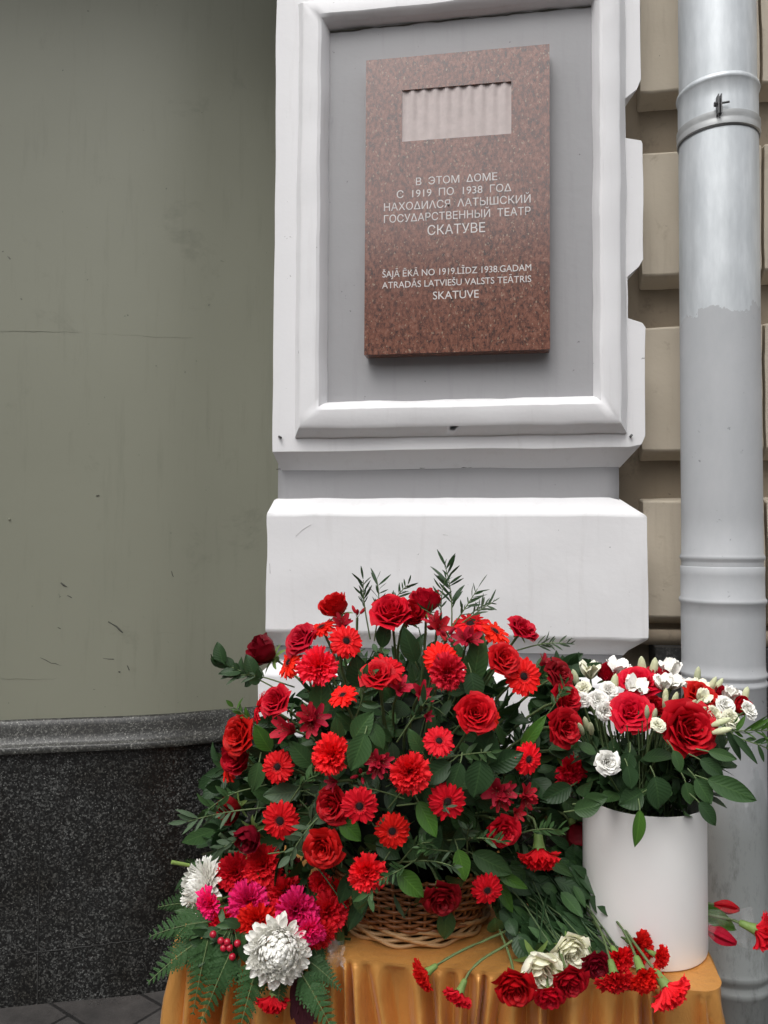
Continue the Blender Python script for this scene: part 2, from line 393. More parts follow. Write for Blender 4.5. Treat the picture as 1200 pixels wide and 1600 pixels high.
# joints of the plinth slabs, cracks and scuffs on the plaster
def on_wall(px, py, extra=.004, plinth=False):
    d = ray(px, py); best = None
    P = off_plan(PL, (.032 if plinth else 0) + extra)
    for i in range(len(P) - 1):
        a, b2 = P[i], P[i + 1]; e = b2 - a
        den = d.x * (-e.y) - d.y * (-e.x)
        if abs(den) < 1e-9: continue
        s_ = (a.x * (-e.y) - a.y * (-e.x)) / den; q = (d.x * a.y - d.y * a.x) / den
        if s_ > 0 and -.01 <= q <= 1.01: return CAM + d * s_
    return None
M['crack'] = simple('crack_dark', (.185, .188, .145), .9)
M['scuff'] = simple('scuff_dark', (.075, .075, .062), .9)
M['pale_scuff'] = simple('pale_scuff', (.262, .266, .202), .8)
def streak(pts, w0, mat, name, par, plinth=False, seed=0):
    rr = random.Random(seed); P = []
    for i in range(len(pts) - 1):
        n_ = max(2, int(abs(pts[i + 1][0] - pts[i][0]) / 9) + 1)
        for k in range(n_ if i < len(pts) - 2 else n_ + 1):
            t_ = k / n_; q = on_wall(pts[i][0] + (pts[i + 1][0] - pts[i][0]) * t_, pts[i][1] + (pts[i + 1][1] - pts[i][1]) * t_ + rr.uniform(-1.0, 1.0), 0.0, plinth)
            if q is not None: P.append(q)
    m_ = MB(); n_ = len(P)
    m_.tube(P, [w0 * (.35 + .65 * math.sin(math.pi * (i + .4) / n_)) * rr.uniform(.6, 1.2) for i in range(n_)], 5)
    child(m_, name, mat, par)
for i, (pts, w0, mm, nm) in enumerate([
    ([(0, 517), (120, 519), (240, 526), (300, 528)], .0009, 'crack', 'crack'),
    ([(0, 1060), (75, 1062), (90, 1059), (150, 1070), (185, 1070)], .0009, 'crack', 'crack'),
    ([(235, 990), (305, 988), (345, 983), (420, 986)], .0009, 'crack', 'crack'),
    ([(95, 911), (104, 917)], .0055, 'scuff', 'scuff'), ([(105, 931), (112, 934)], .004, 'scuff', 'scuff'),
    ([(169, 971), (182, 978), (192, 988)], .0045, 'scuff', 'scuff'), ([(161, 1028), (178, 1030)], .0035, 'scuff', 'scuff'),
    ([(63, 1028), (80, 1036), (100, 1041)], .003, 'scuff', 'scuff'), ([(268, 893), (271, 902)], .003, 'scuff', 'scuff'),
    ([(199, 1040), (202, 1048)], .004, 'scuff', 'scuff'), ([(185, 1049), (188, 1050)], .004, 'scuff', 'scuff'),
    ([(14, 810), (15, 812)], .004, 'pale_scuff', 'scuff'),
    ([(90, 980), (95, 982)], .003, 'scuff', 'scuff'), ([(150, 775), (155, 773)], .003, 'scuff', 'scuff')]):
    streak(pts, w0 * (.62 if mm == 'scuff' else 1), M[mm], nm, ow, False, i)
M['joint'] = simple('joint_grout', (.04, .04, .038), .9)
streak([(62, 1330), (60, 1450), (58, 1586)], .0022, M['joint'], 'slab_joint', ow, True, 40)
streak([(0, 1494), (60, 1487), (130, 1480), (255, 1463)], .0018, M['joint'], 'slab_joint', ow, True, 41)

# pilaster -----------------------------------------------------------
YF = 2.10
def X(px, py=700, Y=YF): return at(px, py, Y).x
def Z(px, py, Y=YF): return at(px, py, Y).z
pil = empty('pilaster', (-.15, 2.3, 0), 'white painted pilaster with grey recessed panel and moulded frame', 'pilaster')
YB = 2.95
xl, xr = -.663, .374
def chamfer_block(name, x0, x1, z0, z1, ct, cb, cr, cl, mat, dep=.055, Y=YF, res=.028):
    """block with sloping top (ct), bottom (cb), right (cr), left (cl) shoulders"""
    m_ = MB(); F = [(x0, Y, z0 ), (x1, Y, z0), (x1, Y, z1), (x0, Y, z1)]
    Bk = [(x0 + cl, Y + dep, z0 - cb), (x1 - cr, Y + dep, z0 - cb), (x1 - cr, Y + dep, z1 + ct), (x0 + cl, Y + dep, z1 + ct)]
    m_.patch(F[0], F[1], F[2], F[3], res)
    for i in range(4):
        j = (i + 1) % 4; m_.patch(Bk[i], Bk[j], F[j], F[i], res)
    C2 = [(p[0], YB, p[2]) for p in Bk]
    for i in range(4):
        j = (i + 1) % 4; m_.patch(C2[i], C2[j], Bk[j], Bk[i], .05)
    return child(m_, name, mat, pil, weld=True, disp=.0032, dscale=7, sharp=35, bevel=.007)
zb0, zb1 = Z(700, 993), Z(700, 803)
chamfer_block('lower_block', xl, xr, zb0, zb1, .046, .048, .062, .008, M['white'])
zn0, zn1 = Z(700, 779, 2.155), Z(700, 728, 2.155)
m_ = MB(); m_.box((xl + .014, 2.158, zb1), (.31, YB, Z(700, 700)), res=.04)
child(m_, 'grey_neck', M['grey'], pil, weld=True, disp=.002)
m_ = MB(); m_.box((xl + .016, 2.160, Z(700, 1100)), (.318, YB - .01, zb0), res=.04)
child(m_, 'lower_neck', M['grey'], pil, weld=True, disp=.002)
chamfer_block('base_block', xl - .02, xr + .004, Z(700, 1165), Z(700, 1062), .03, .0, .03, .03, M['white'], dep=.04, Y=2.095)
m_ = MB(); m_.box((xl - .05, 2.085, 0), (xr + .03, YB, Z(700, 1165) - .0), res=9)
child(m_, 'granite_foot', M['granite_plinth'], pil)
# upper slab with notched right side
def P2(px, py): q = at(px, py, YF); return (q.x, q.z)
zt = 3.75
bl = P2(424, 706); br_ = P2(985, 698)
pts = [(bl[0], bl[1], bl[0] + .006, bl[1] + 0)]
fr = [(424, 706, 430, 733), (985, 698, 974, 727), (1003, 694, 975, 726), (1009, 680, 984, 690), (1009, 512, 984, 505), (1004, 505, 980, 494), (981, 497, 979, 492),
      (980, 432, 978, 436), (999, 416, 980, 434), (1006, 404, 982, 410), (1005, 222, 982, 216), (1003, 217, 979, 212), (979, 213, 977, 208), (977, 152, 975, 158), (995, 138, 976, 156), (1002, 122, 978, 128), (1001, 0, 977, 0)]
outl = [(*P2(a, b2), *P2(c, d)) for a, b2, c, d in fr]
outl.append((P2(1001, 0)[0], zt, P2(977, 0)[0], zt)); outl.append((-.652, zt, -.646, zt))
def dens(o, res=.05):
    out = []
    for i in range(len(o)):
        a, b2 = Vector(o[i]), Vector(o[(i + 1) % len(o)]); n_ = max(1, int((b2 - a).xy.length / res))
        for k in range(n_): out.append(a.lerp(b2, k / n_))
    return out
DN = dens(outl)
m_ = MB()
def wob(x, z): return Vector((noise.noise((x * 7, z * 7, 1.3)), 0, noise.noise((x * 7, z * 7, 5.3)))) * .0035
Ff = [Vector((p[0], YF + .006, p[1])) + wob(p[0], p[1]) for p in DN]; Fb = [Vector((p[2], YF + .058, p[3])) + wob(p[0], p[1]) for p in DN]
Fc = [Vector((p[2], YB, p[3])) for p in DN]
m_.face(Ff); m_.grid([Ff, Fb, Fc], 0, True)
child(m_, 'upper_slab', M['white'], pil, weld=True, sharp=35, bevel=.006)
def mark(name, pts, r, mat, Y=YF - .0005):
    P = []; rr = random.Random(int(pts[0][0] + pts[0][1]))
    for i in range(len(pts) - 1):
        n_ = max(1, int(math.hypot(pts[i + 1][0] - pts[i][0], pts[i + 1][1] - pts[i][1]) / 6))
        P += [at(pts[i][0] + (pts[i + 1][0] - pts[i][0]) * k / n_, pts[i][1] + (pts[i + 1][1] - pts[i][1]) * k / n_ + rr.uniform(-.6, .6), Y) for k in range(n_)]
    P.append(at(*pts[-1], Y)); m_ = MB(); m_.tube(P, [r * rr.uniform(.3, 1.1) for _ in P], 5); child(m_, name, mat, pil)
mark('gap', [(432, 733), (560, 732), (700, 730), (850, 728), (974, 726)], .0022, M['scuff'], 2.157)
M['hairline'] = simple('hairline_crack', (.50, .49, .49), .9)
for k_, (pts_, r_) in enumerate([([(462, 838), (472, 828), (486, 820)], .0009), ([(453, 890), (454, 892)], .0018), ([(692, 835), (700, 836)], .0012), ([(421, 880), (422, 896)], .0010)]): mark('hairline_crack', pts_, r_, M['hairline'], YF - .0006)
# frame moulding + panel
fo = dict(l=X(463, 400), r=X(979, 400), b=Z(700, 681), t=3.36)
YS = YF + .006
prof = [(0, -.002), (.001, .007), (.020, .036), (.028, .041), (.066, .042), (.074, .038), (.083, .024), (.090, .004), (.092, -.004)]
m_ = MB()
def ringpt(u, h):
    return [Vector((fo['l'] + u, YS - h, fo['b'] + u)), Vector((fo['r'] - u, YS - h, fo['b'] + u)), Vector((fo['r'] - u, YS - h, fo['t'] - u)), Vector((fo['l'] + u, YS - h, fo['t'] - u))]
# scale the profile's width per side so that the panel sits where the photo has it
inner = dict(l=X(513, 400), r=X(925, 400), b=Z(700, 623), t=Z(715, 28))
fo['t'] = inner['t'] + .09
def ring2(u, h):
    k = u / .092
    l = fo['l'] + (inner['l'] - fo['l']) * k; r = fo['r'] + (inner['r'] - fo['r']) * k; b2 = fo['b'] + (inner['b'] - fo['b']) * k; tt = fo['t'] + (inner['t'] - fo['t']) * k
    return [Vector((l, YS - h, b2)), Vector((r, YS - h, b2)), Vector((r, YS - h, tt)), Vector((l, YS - h, tt))]
for i in range(len(prof) - 1):
    A = ring2(*prof[i]); B = ring2(*prof[i + 1])
    for k in range(4): m_.patch(A[k], A[(k + 1) % 4], B[(k + 1) % 4], B[k], .03)
fm = child(m_, 'frame_moulding', M['white'], pil, weld=True, disp=.0034, dscale=8, sharp=40)
m_ = MB(); m_.patch((inner['l'] - .02, YS - .0035, inner['b'] - .02), (inner['r'] + .02, YS - .0035, inner['b'] - .02), (inner['r'] + .02, YS - .0035, inner['t'] + .02), (inner['l'] - .02, YS - .0035, inner['t'] + .02), .04)
child(m_, 'grey_panel', M['grey'], pil, weld=True)
for a, b2 in (((436, 682), (439, 684)), ((985, 682), (987, 680))):
    m_ = MB(); m_.tube([at(*a, YS - .001), at(*b2, YS - .012)], .0035, 6); child(m_, 'nail', M['steel'], pil)

m_ = MB(); rr = random.Random(4); gp = []
for i in range(46):
    t_ = i / 45; gp.append(Vector((inner['l'] + (inner['r'] - inner['l']) * t_, YS - .005, inner['t'] - .003 + rr.uniform(-.0015, .0015))))
m_.tube(gp, [.0026 * max(.12, noise.noise((i * .33, 2, 0)) + .55 + (.5 if i < 8 else 0)) for i in range(46)], 5); child(m_, 'gap', M['scuff'], pil)
# memorial plaque ----------------------------------------------------
YP = 2.055; PT = .042
q = [at(573, 95, YP), at(858, 68, YP), at(568, 562 - 6, YP), at(860, 550 - 6, YP)]
px0, px1 = (q[0].x + q[2].x) / 2, (q[1].x + q[3].x) / 2; pz1, pz0 = (q[0].z + q[1].z) / 2, (q[2].z + q[3].z) / 2
plq = empty('memorial_plaque', ((px0 + px1) / 2, YP, pz0), 'polished red granite memorial plaque with engraved text and curtain relief', 'plaque')
c = [at(628, 142, YP), at(798, 126, YP), at(628, 222, YP), at(800, 208, YP)]
cx0, cx1 = (c[0].x + c[2].x) / 2, (c[1].x + c[3].x) / 2; cz1, cz0 = (c[0].z + c[1].z) / 2, (c[2].z + c[3].z) / 2
m_ = MB()
def quad(x0, z0, x1, z1): m_.face([(x0, YP, z0), (x1, YP, z0), (x1, YP, z1), (x0, YP, z1)])
quad(px0, pz0, px1, cz0); quad(px0, cz1, px1, pz1); quad(px0, cz0, cx0, cz1); quad(cx1, cz0, px1, cz1)
dr = .007
m_.face([(cx0, YP, cz1), (cx1, YP, cz1), (cx1, YP + dr, cz1), (cx0, YP + dr, cz1)]); m_.face([(cx0, YP, cz0), (cx0, YP, cz1), (cx0, YP + dr, cz1), (cx0, YP + dr, cz0)])
m_.face([(cx1, YP, cz1), (cx1, YP, cz0), (cx1, YP + dr, cz0), (cx1, YP + dr, cz1)]); m_.face([(cx1, YP, cz0), (cx0, YP, cz0), (cx0, YP + dr, cz0), (cx1, YP + dr, cz0)])
bk = [(px0, YP + PT, pz0), (px1, YP + PT, pz0), (px1, YP + PT, pz1), (px0, YP + PT, pz1)]; ft = [(p[0], YP, p[2]) for p in bk]
for i in range(4): m_.face([bk[i], bk[(i + 1) % 4], ft[(i + 1) % 4], ft[i]])
m_.face(bk[::-1])
child(m_, 'slab', M['granite_red'], plq, smooth=False)
m_ = MB(); rows = []
nx = 130
for j in range(7):
    v_ = j / 6; row = []
    for i in range(nx + 1):
        u = i / nx; d_ = .0006 + (.0048 - .002 * (1 - v_)) * (0.5 - 0.5 * math.cos(2 * math.pi * 9.5 * u + .6)) * (.25 + .75 * v_ ** .7)
        row.append((cx0 + (cx1 - cx0) * u, YP + .0015 + d_ * .95, cz0 + (cz1 - cz0) * v_))
    rows.append(row)
m_.grid(rows); child(m_, 'curtain_relief', M['relief'], plq)
m_ = MB(); m_.box((px0 + .1, YP + PT, pz0 + .1), (px1 - .1, YS - .002, pz1 - .1)); child(m_, 'mounting_block', M['steel'], plq, smooth=False)
LINES = [("В  ЭТОМ  ΔОМЕ", (650, 289), (777, 282), 12), ("С  1919  ПО  1938  ГОΔ", (620, 310.5), (799, 298), 12), ("НАХОΔИΛСЯ  ΛАТЫШСКИЙ", (600, 330), (829, 316.5), 12.4),
         ("ГОСУΔАРСТВЕННЫЙ  ТЕАТР", (600, 348), (829, 336), 12.4), ("СКАТУВЕ", (668, 367), (758, 363), 15.5),
         ("ŠAJĀ ĒKĀ NO 1919.LĪDZ 1938.GADAM", (597.6, 433.5), (830, 423), 10.6), ("ATRADĀS LATVIEŠU VALSTS TEĀTRIS", (597, 451), (830, 440.5), 10.6), ("SKATUVE", (676.5, 468), (748, 465), 13)]
for body, a, b2, hpx in LINES:
    cu = bpy.data.curves.new('inscription', 'FONT'); cu.body = body; cu.size = 1.0; cu.extrude = 0.0; cu.resolution_u = 4
    to = bpy.data.objects.new('tmp_text', cu); COL.objects.link(to)
    bpy.context.view_layer.update()
    me = bpy.data.meshes.new_from_object(to)
    bpy.data.objects.remove(to)
    A, B = at(*a, YP), at(*b2, YP); zc = (A.z + B.z) / 2; xs = [v.co.x for v in me.vertices]; mn, mx = min(xs), max(xs)
    hh = hpx * depth(A) / FPX
    vs = []
    cap = .727
    for v in me.vertices:
        v.co = Vector((A.x + (v.co.x - mn) / (mx - mn) * (B.x - A.x), YP - .0006, zc + v.co.y / cap * hh))
    me.materials.append(M['letter'])
    ob = link('inscription', me, plq); ob.matrix_parent_inverse = plq.matrix_basis.inverted()

# beige rusticated wall on the right ---------------------------------
YW = 2.225; YR = 2.285
rw = empty('rusticated_wall', (.8, 2.3, 0), 'beige wall of plaster blocks with deep grooves behind the drainpipe', 'wall')
x0w, x1w = .30, 3.6
m_ = MB(); m_.patch((x0w, YR, 1.0), (x1w, YR, 1.0), (x1w, YR, 4.6), (x0w, YR, 4.6), .06)
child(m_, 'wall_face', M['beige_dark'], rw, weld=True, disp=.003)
zz = lambda py: at(1030, py, YW).z
def wall_block(z0, z1, cb, xa, xb):
    m_ = MB(); F = [(xa, YW, z0), (xb, YW, z0), (xb, YW, z1), (xa, YW, z1)]; ct = .012
    Bk = [(xa + .0, YR + .002, z0 - cb), (xb - .0, YR + .002, z0 - cb), (xb, YR + .002, z1 + ct), (xa, YR + .002, z1 + ct)]
    m_.patch(*F, .03)
    for i in range(4): m_.patch(Bk[i], Bk[(i + 1) % 4], F[(i + 1) % 4], F[i], .03)
    child(m_, 'stone_block', M['beige'], rw, weld=True, disp=.0035, dscale=9, sharp=35, bevel=.006)
per = zz(235) - zz(512)
spans = [(zz(430), zz(237)), (zz(705), zz(512)), (zz(965), zz(783)), (zz(143), zz(143) + .335), (zz(143) + per, zz(143) + per + .335), (zz(143) + 2 * per, zz(143) + 2 * per + .335)]
xj = [X(1003, 400, YW), X(1192, 400, YW) + .0, 1.75, 2.7, 3.6]
for si, (a, b2) in enumerate(spans):
    for k in range(4):
        wall_block(a, b2, .022, xj[k] + (.004 if k else 0), xj[k + 1] - .004)
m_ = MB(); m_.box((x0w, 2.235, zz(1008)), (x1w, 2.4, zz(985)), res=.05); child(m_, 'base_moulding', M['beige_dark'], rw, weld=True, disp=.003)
m_ = MB(); m_.box((xr + .035, 2.19, 0), (x1w, 2.42, zz(1008) - .001), res=9); child(m_, 'granite_base', M['granite_wallbase'], rw, smooth=False)

# drainpipe ----------------------------------------------------------
PX, PY, PR = .5515, 2.075, .0965
dp = empty('drainpipe', (PX, PY, 0), 'grey galvanised drainpipe with a clamp, half painted, standing before the beige wall', 'drainpipe')
def zp(py): return at(1120, py, PY - PR).z
def sect(name, prof, mat='pipe', sharp=50):
    m_ = MB(); m_.lathe(prof, (PX, PY, 0), 72)
    me_o = child(m_, name, M[mat], dp, weld=True, disp=.0012, dscale=5, sharp=sharp); return me_o
zc = zp(187)
def ridge(z, r, h=.004, w=.006): return [(r, z - w * 1.6), (r + h * .8, z - w * .7), (r + h, z), (r + h * .8, z + w * .7), (r, z + w * 1.6)]
z1, z2, z3 = zp(872), zp(942), zp(1060)
r0 = PR
up = [(r0, zc - .02)] + [(r0 - .0, zc + .2), ]
sect('upper_pipe', [(r0 - .002, zp(118) - .03), (r0 - .002, zp(118) + .3), (r0 - .002, 3.4), (r0 - .002, 4.8)])
sect('collar', [(r0 + .001, zc - .01)] + [(r0 + .001, zp(150))] + [(r0 + .001, zp(124))] + [(r0 + .004, zp(121)), (r0 + .0055, zp(118)), (r0 + .004, zp(114)), (r0 - .001, zp(111))])
mid = [(r0, z1 - .03), (r0, z1 - .012)] + ridge(z1, r0 - .0) + [(r0, z1 + .1), (r0, (z1 + zc) / 2), (r0 + .0005, zc - .06), (r0 - .0005, zc - .01)]
sect('middle_pipe', mid)
r1 = r0 + .0028
low = [(r1, .22)] + ridge(zp(1530), r1, .007, .010) + ridge(zp(1555), r1, .007, .010) + [(r1, .9)] + ridge(z3 - .022, r1, .004) + ridge(z3, r1, .004) + [(r1 - .001, z3 + .03), (r1, z2 - .04)] + ridge(z2, r1, .0045) + [(r1 - .0005, zp(900)), (r1 + .0005, zp(888)), (r1 - .002, zp(886))]
low = [(r, z) for r, z in low]
low.sort(key=lambda t_: t_[1]); sect('lower_pipe', low)
sect('clamp_band', [(r0 + .0005, zc - .012), (r0 + .0045, zc - .010), (r0 + .005, zc - .002), (r0 + .0035, zc + .004), (r0 + .0035, zc + .009), (r0 + .005, zc + .014), (r0 + .0045, zc + .024), (r0 + .0005, zc + .026)], 'band')
a_ = at(1123, 164, PY - PR - .006)
m_ = MB(); m_.box((a_.x - .0045, a_.y - .012, a_.z - .026), (a_.x - .0015, a_.y + .014, a_.z + .022)); m_.box((a_.x + .002, a_.y - .012, a_.z - .026), (a_.x + .005, a_.y + .014, a_.z + .022))
m_.tube([(a_.x - .012, a_.y - .004, a_.z), (a_.x + .024, a_.y - .004, a_.z + .004)], .0026, 8); m_.tube([(a_.x - .012, a_.y - .004, a_.z), (a_.x - .006, a_.y - .004, a_.z)], .006, 6)
child(m_, 'clamp_screw', M['steel'], dp, smooth=False)
m_ = MB()
for k, py in enumerate((200,)): m_.lathe([(r0 + .0012, zc - .0155), (r0 + .0022, zc - .0140), (r0 + .0012, zc - .0125)], (PX, PY, 0), 64)
child(m_, 'dark_seam', M['steel'], dp)
m_ = MB(); m_.lathe([(r0 + .004, .30), (r0 + .03, .20), (r0 + .03, .0)], (PX, PY, 0), 48); child(m_, 'pipe_foot', M['pipe'], dp)
m_ = MB(); m_.box((PX - .015, PY + .05, zc - .004), (PX + .015, 2.3, zc + .018)); child(m_, 'wall_bracket', M['steel'], dp, smooth=False)

# building over the street (what the polished stone reflects) ----------
sb = empty('street_building', (0, -15, 0), 'dull brown house across the street behind the viewer', 'building')
m_ = MB(); m_.box((-32, -24, 0), (32, -15, 8.2), res=99); child(m_, 'wall', simple('far_house_plaster', (.20, .17, .14), .9), sb, smooth=False)
m_ = MB(); m_.box((-32.4, -24.4, 8.2), (32.4, -14.6, 8.7), res=99); child(m_, 'roof', simple('far_roof', (.08, .075, .07), .8), sb, smooth=False)
m_ = MB(); m_.box((-.6, -14.97, 0), (.6, -14.93, 1.7)); wme = m_.mesh('window', [simple('far_glass', (.03, .035, .04), .1)], smooth=False)
for k in range(14):
    for zf in (1.0, 4.6):
        o = link('window', wme, sb); o.location = (-29 + 4.4 * k, 15, zf)

# ================================================================ TABLE
YT, XL, XR, ZT, YTB = 1.462, -.652, .392, .75, 2.03
def satin():
    m, t, b = nodes('gold_satin'); v = coord(t)
    c = mix(t, noi(t, v, 6, 4), (.60, .27, .065), (.70, .345, .095)); t.links.new(c, b.inputs['Base Color'])
    b.inputs['Roughness'].default_value = .36; b.inputs['Sheen Weight'].default_value = .12; b.inputs['Sheen Roughness'].default_value = .3
    b.inputs['Metallic'].default_value = .4; b.inputs['Anisotropic'].default_value = .5; b.inputs['Specular IOR Level'].default_value = .5
    n1 = bump(t, b, noi(t, coord(t, (5, 5, 2)), 9, 6, .62), .45, .010)
    bump(t, b, noi(t, v, 700, 2), .05, .001, n1); return m
rng = random.Random(7)
path = []
rc = .035
def seg(a, b2, n_):
    for k in range(n_): path.append(Vector(a).lerp(Vector(b2), k / n_))
seg((XL, YTB), (XL, YT + rc), 60)
for k in range(8): th = math.pi + math.pi / 2 * k / 8; path.append(Vector((XL + rc + rc * math.cos(th), YT + rc + rc * math.sin(th))))
seg((XL + rc, YT), (XR - rc * 1.3, YT), 560)
for k in range(10): th = 1.5 * math.pi + math.pi / 2 * k / 10; path.append(Vector((XR - rc * 1.3 + rc * 1.3 * math.cos(th), YT + rc * 1.3 + rc * 1.3 * math.sin(th))))
seg((XR, YT + rc * 1.3), (XR, YTB), 60); path.append(Vector((XR, YTB)))
seg((XR, YTB), (XL, YTB), 60)
N = len(path); S = [0]
for i in range(1, N): S.append(S[-1] + (path[i] - path[i - 1]).length)
nrm = []
for i in range(N):
    t_ = (path[(i + 1) % N] - path[i - 1]).normalized(); nrm.append(Vector((t_.y, -t_.x)))
knots = [0]
while knots[-1] < S[-1]: knots.append(knots[-1] + rng.choice((rng.uniform(.018, .030), rng.uniform(.034, .05), rng.uniform(.05, .075))))
def fold(s_):
    for i in range(len(knots) - 1):
        if knots[i] <= s_ < knots[i + 1]:
            u = (s_ - knots[i]) / (knots[i + 1] - knots[i]); rr = random.Random(i * 13 + 5)
            k_ = rr.uniform(.3, .7); sk = u ** (math.log(.5) / math.log(k_))
            g_ = math.sin(math.pi * sk) ** rr.uniform(1.0, 2.4)
            return g_ * rr.uniform(.75, 1.15) - .62, i, u
    return 0, 0, 0
rows = []
NT = 34
for j in range(NT + 1):
    tt = (j / NT) ** 1.8 * (ZT - .012); row = []
    for i in range(N):
        s_ = max(0.0, min(S[-1] - 1e-4, S[i] + tt * .10 * math.sin(S[i] * 11) + .012 * noise.noise((S[i] * 14, tt * 7, 5.5)))); f_, ki, u = fold(s_)
        tau = .050 * (1.15 + 1.3 * noise.noise((S[i] * 9, 3.3, 0))); wd = 1 + .75 * noise.noise((S[i] * 6.5, 8.1, 0)); amp = .0015 + .060 * wd * (1 - math.exp(-tt / max(.012, tau)))
        if tt < .008: amp = .0015
        o_ = amp * f_ + .07 * tt + .009 * noise.noise((s_ * 22, tt * 9, 2.0)) * min(1, tt * 14) + .003 * noise.noise((s_ * 60, tt * 14, 7.0)) * min(1, tt * 14)
        if j == 0: o_ = 0
        p = path[i] + nrm[i] * o_
        row.append((p.x, p.y, ZT - tt - (.0015 if j else 0)))
    rows.append(row)
m_ = MB(); m_.grid(rows[::1], 0, True)
# top sheet with a rounded lip
ctr = Vector(((XL + XR) / 2, (YT + YTB) / 2)); trow = []
for k in range(0, 16):
    f_ = 1 - k / 15
    trow.append([(ctr.x + (p.x - ctr.x) * f_, ctr.y + (p.y - ctr.y) * f_, ZT + .0012 * noise.noise((p.x * f_ * 9, p.y * f_ * 9, 0)) * (0 if k == 0 else 1)) for p in path])
m_.grid(trow, 0, True)
cloth = m_.obj('tablecloth', satin(), weld=True, sharp=70); tag(cloth, 'golden orange satin tablecloth with pleated skirt under the flowers', 'tablecloth')
# hem cord along the table edge
# ================================================================ PROTOTYPES of flowers
PRO = {}
def proto(kind, var, parts):
    if kind in ('rose', 'rosebud', 'whiterose', 'lisianthus', 'carnation', 'chrysanthemum'):
        r = sorted(v.co.xy.length for v in parts[0][1].vertices); k = .5 / r[int(len(r) * .985)]
        for _, me in parts:
            for v in me.vertices: v.co *= k
    PRO.setdefault(kind, []).append(parts)

def sepals(mb, z, r, L, n_=5, a=.9, w=.05):
    for k in range(n_):
        ph = 2 * math.pi * k / n_; d = Vector((math.cos(ph) * math.cos(a), math.sin(ph) * math.cos(a), math.sin(a)))
        blade(mb, (r * .3 * math.cos(ph), r * .3 * math.sin(ph), z), d, Vector((-math.cos(ph) * math.sin(a), -math.sin(ph) * math.sin(a), math.cos(a))), L, lambda v: w * math.sin(math.pi * (.12 + .88 * v) * .98) ** .8 + .002, -1.0 if a > .5 else .5, .2, 5, 2)

def rose(seed, opn=1.0, frill=.02):
    rr = random.Random(seed); mb = MB()
    L = [(3, .05, .035, .44, 1.5), (3, .09, .08, .47, 1.3), (4, .14, .14, .49, 1.15), (5, .20, .21, .49, 1.0), (5, .26, .29, .47, .92), (5, .31, .37, .43, .86), (6, .35, .45, .36, .80), (5, .36, .51, .27, .78)]
    if opn < .5: L = L[:6]
    for li, (n_, rm, rt, h, ha) in enumerate(L):
        k_ = li / (len(L) - 1)
        rt = rt * (1 - .25 * (1 - opn) * k_); rm *= (1 - .12 * (1 - opn)); h2 = h * (1 + .22 * (1 - opn))
        for k in range(n_):
            ph = 2 * math.pi * (k + rr.uniform(-.14, .14)) / n_ + li * .83; hh = h2 * rr.uniform(.94, 1.06); lip = (.035 + .075 * k_) * opn * rr.uniform(.5, 1.4); rows = []
            sd = rr.uniform(0, 50); NR, NC = 9, 10
            for i in range(NR + 1):
                v = i / NR
                r = rm * min(1, (v / .5)) ** .55 if v < .5 else rm + (rt - rm) * ((v - .5) / .5) ** 1.4
                z = hh * v
                if v > .78:
                    e = (v - .78) / .22; r += lip * e * e; z -= lip * .55 * e * e * e
                wv = (.62 + .38 * math.sin(math.pi * min(1, v * .9 + .08)))
                row = []
                for j in range(NC + 1):
                    u = -1 + 2 * j / NC; a_ = ph + u * ha * wv
                    zz_ = z - hh * .20 * abs(u) ** 2.4 * v * v + lip * .35 * (1 - abs(u)) * v ** 6
                    r_ = r + .030 * u * (.4 + .6 * k_) + .035 * u * u * v * k_
                    nz = noise.noise((math.cos(a_) * 3 + sd, math.sin(a_) * 3, v * 3)) * frill * (.3 + v)
                    r_ = max(.012, r_ + nz); zz_ += noise.noise((u * 2.2 + sd, v * 2, 9)) * frill * 1.2 * v
                    row.append((r_ * math.cos(a_), r_ * math.sin(a_), zz_ - .2))
                rows.append(row)
            mb.grid(rows)
    cal = MB(); cal.ball((0, 0, -.22), .09, 0, (1, 1, 1.1)); sepals(cal, -.2, .1, .34, 5, .2, .05)
    return [('petals', mb.mesh('rose_petals', [M['rose']])), ('sepals', cal.mesh('rose_sepals', [M['calyx']]))]
for s_, o_ in ((1, .9), (2, .75), (3, .85), (4, .6)): proto('rose', 0, rose(s_, o_))
for s_, o_ in ((11, .35), (12, .2), (13, .45)): proto('rosebud', 0, rose(s_, o_))
for s_, o_ in ((21, .8), (22, .95), (23, .55)):
    proto('lisianthus', 0, rose(s_, o_, .035))
# tall white roses
proto('whiterose', 0, rose(31, .55, .012)); proto('whiterose', 0, rose(32, .45, .012))

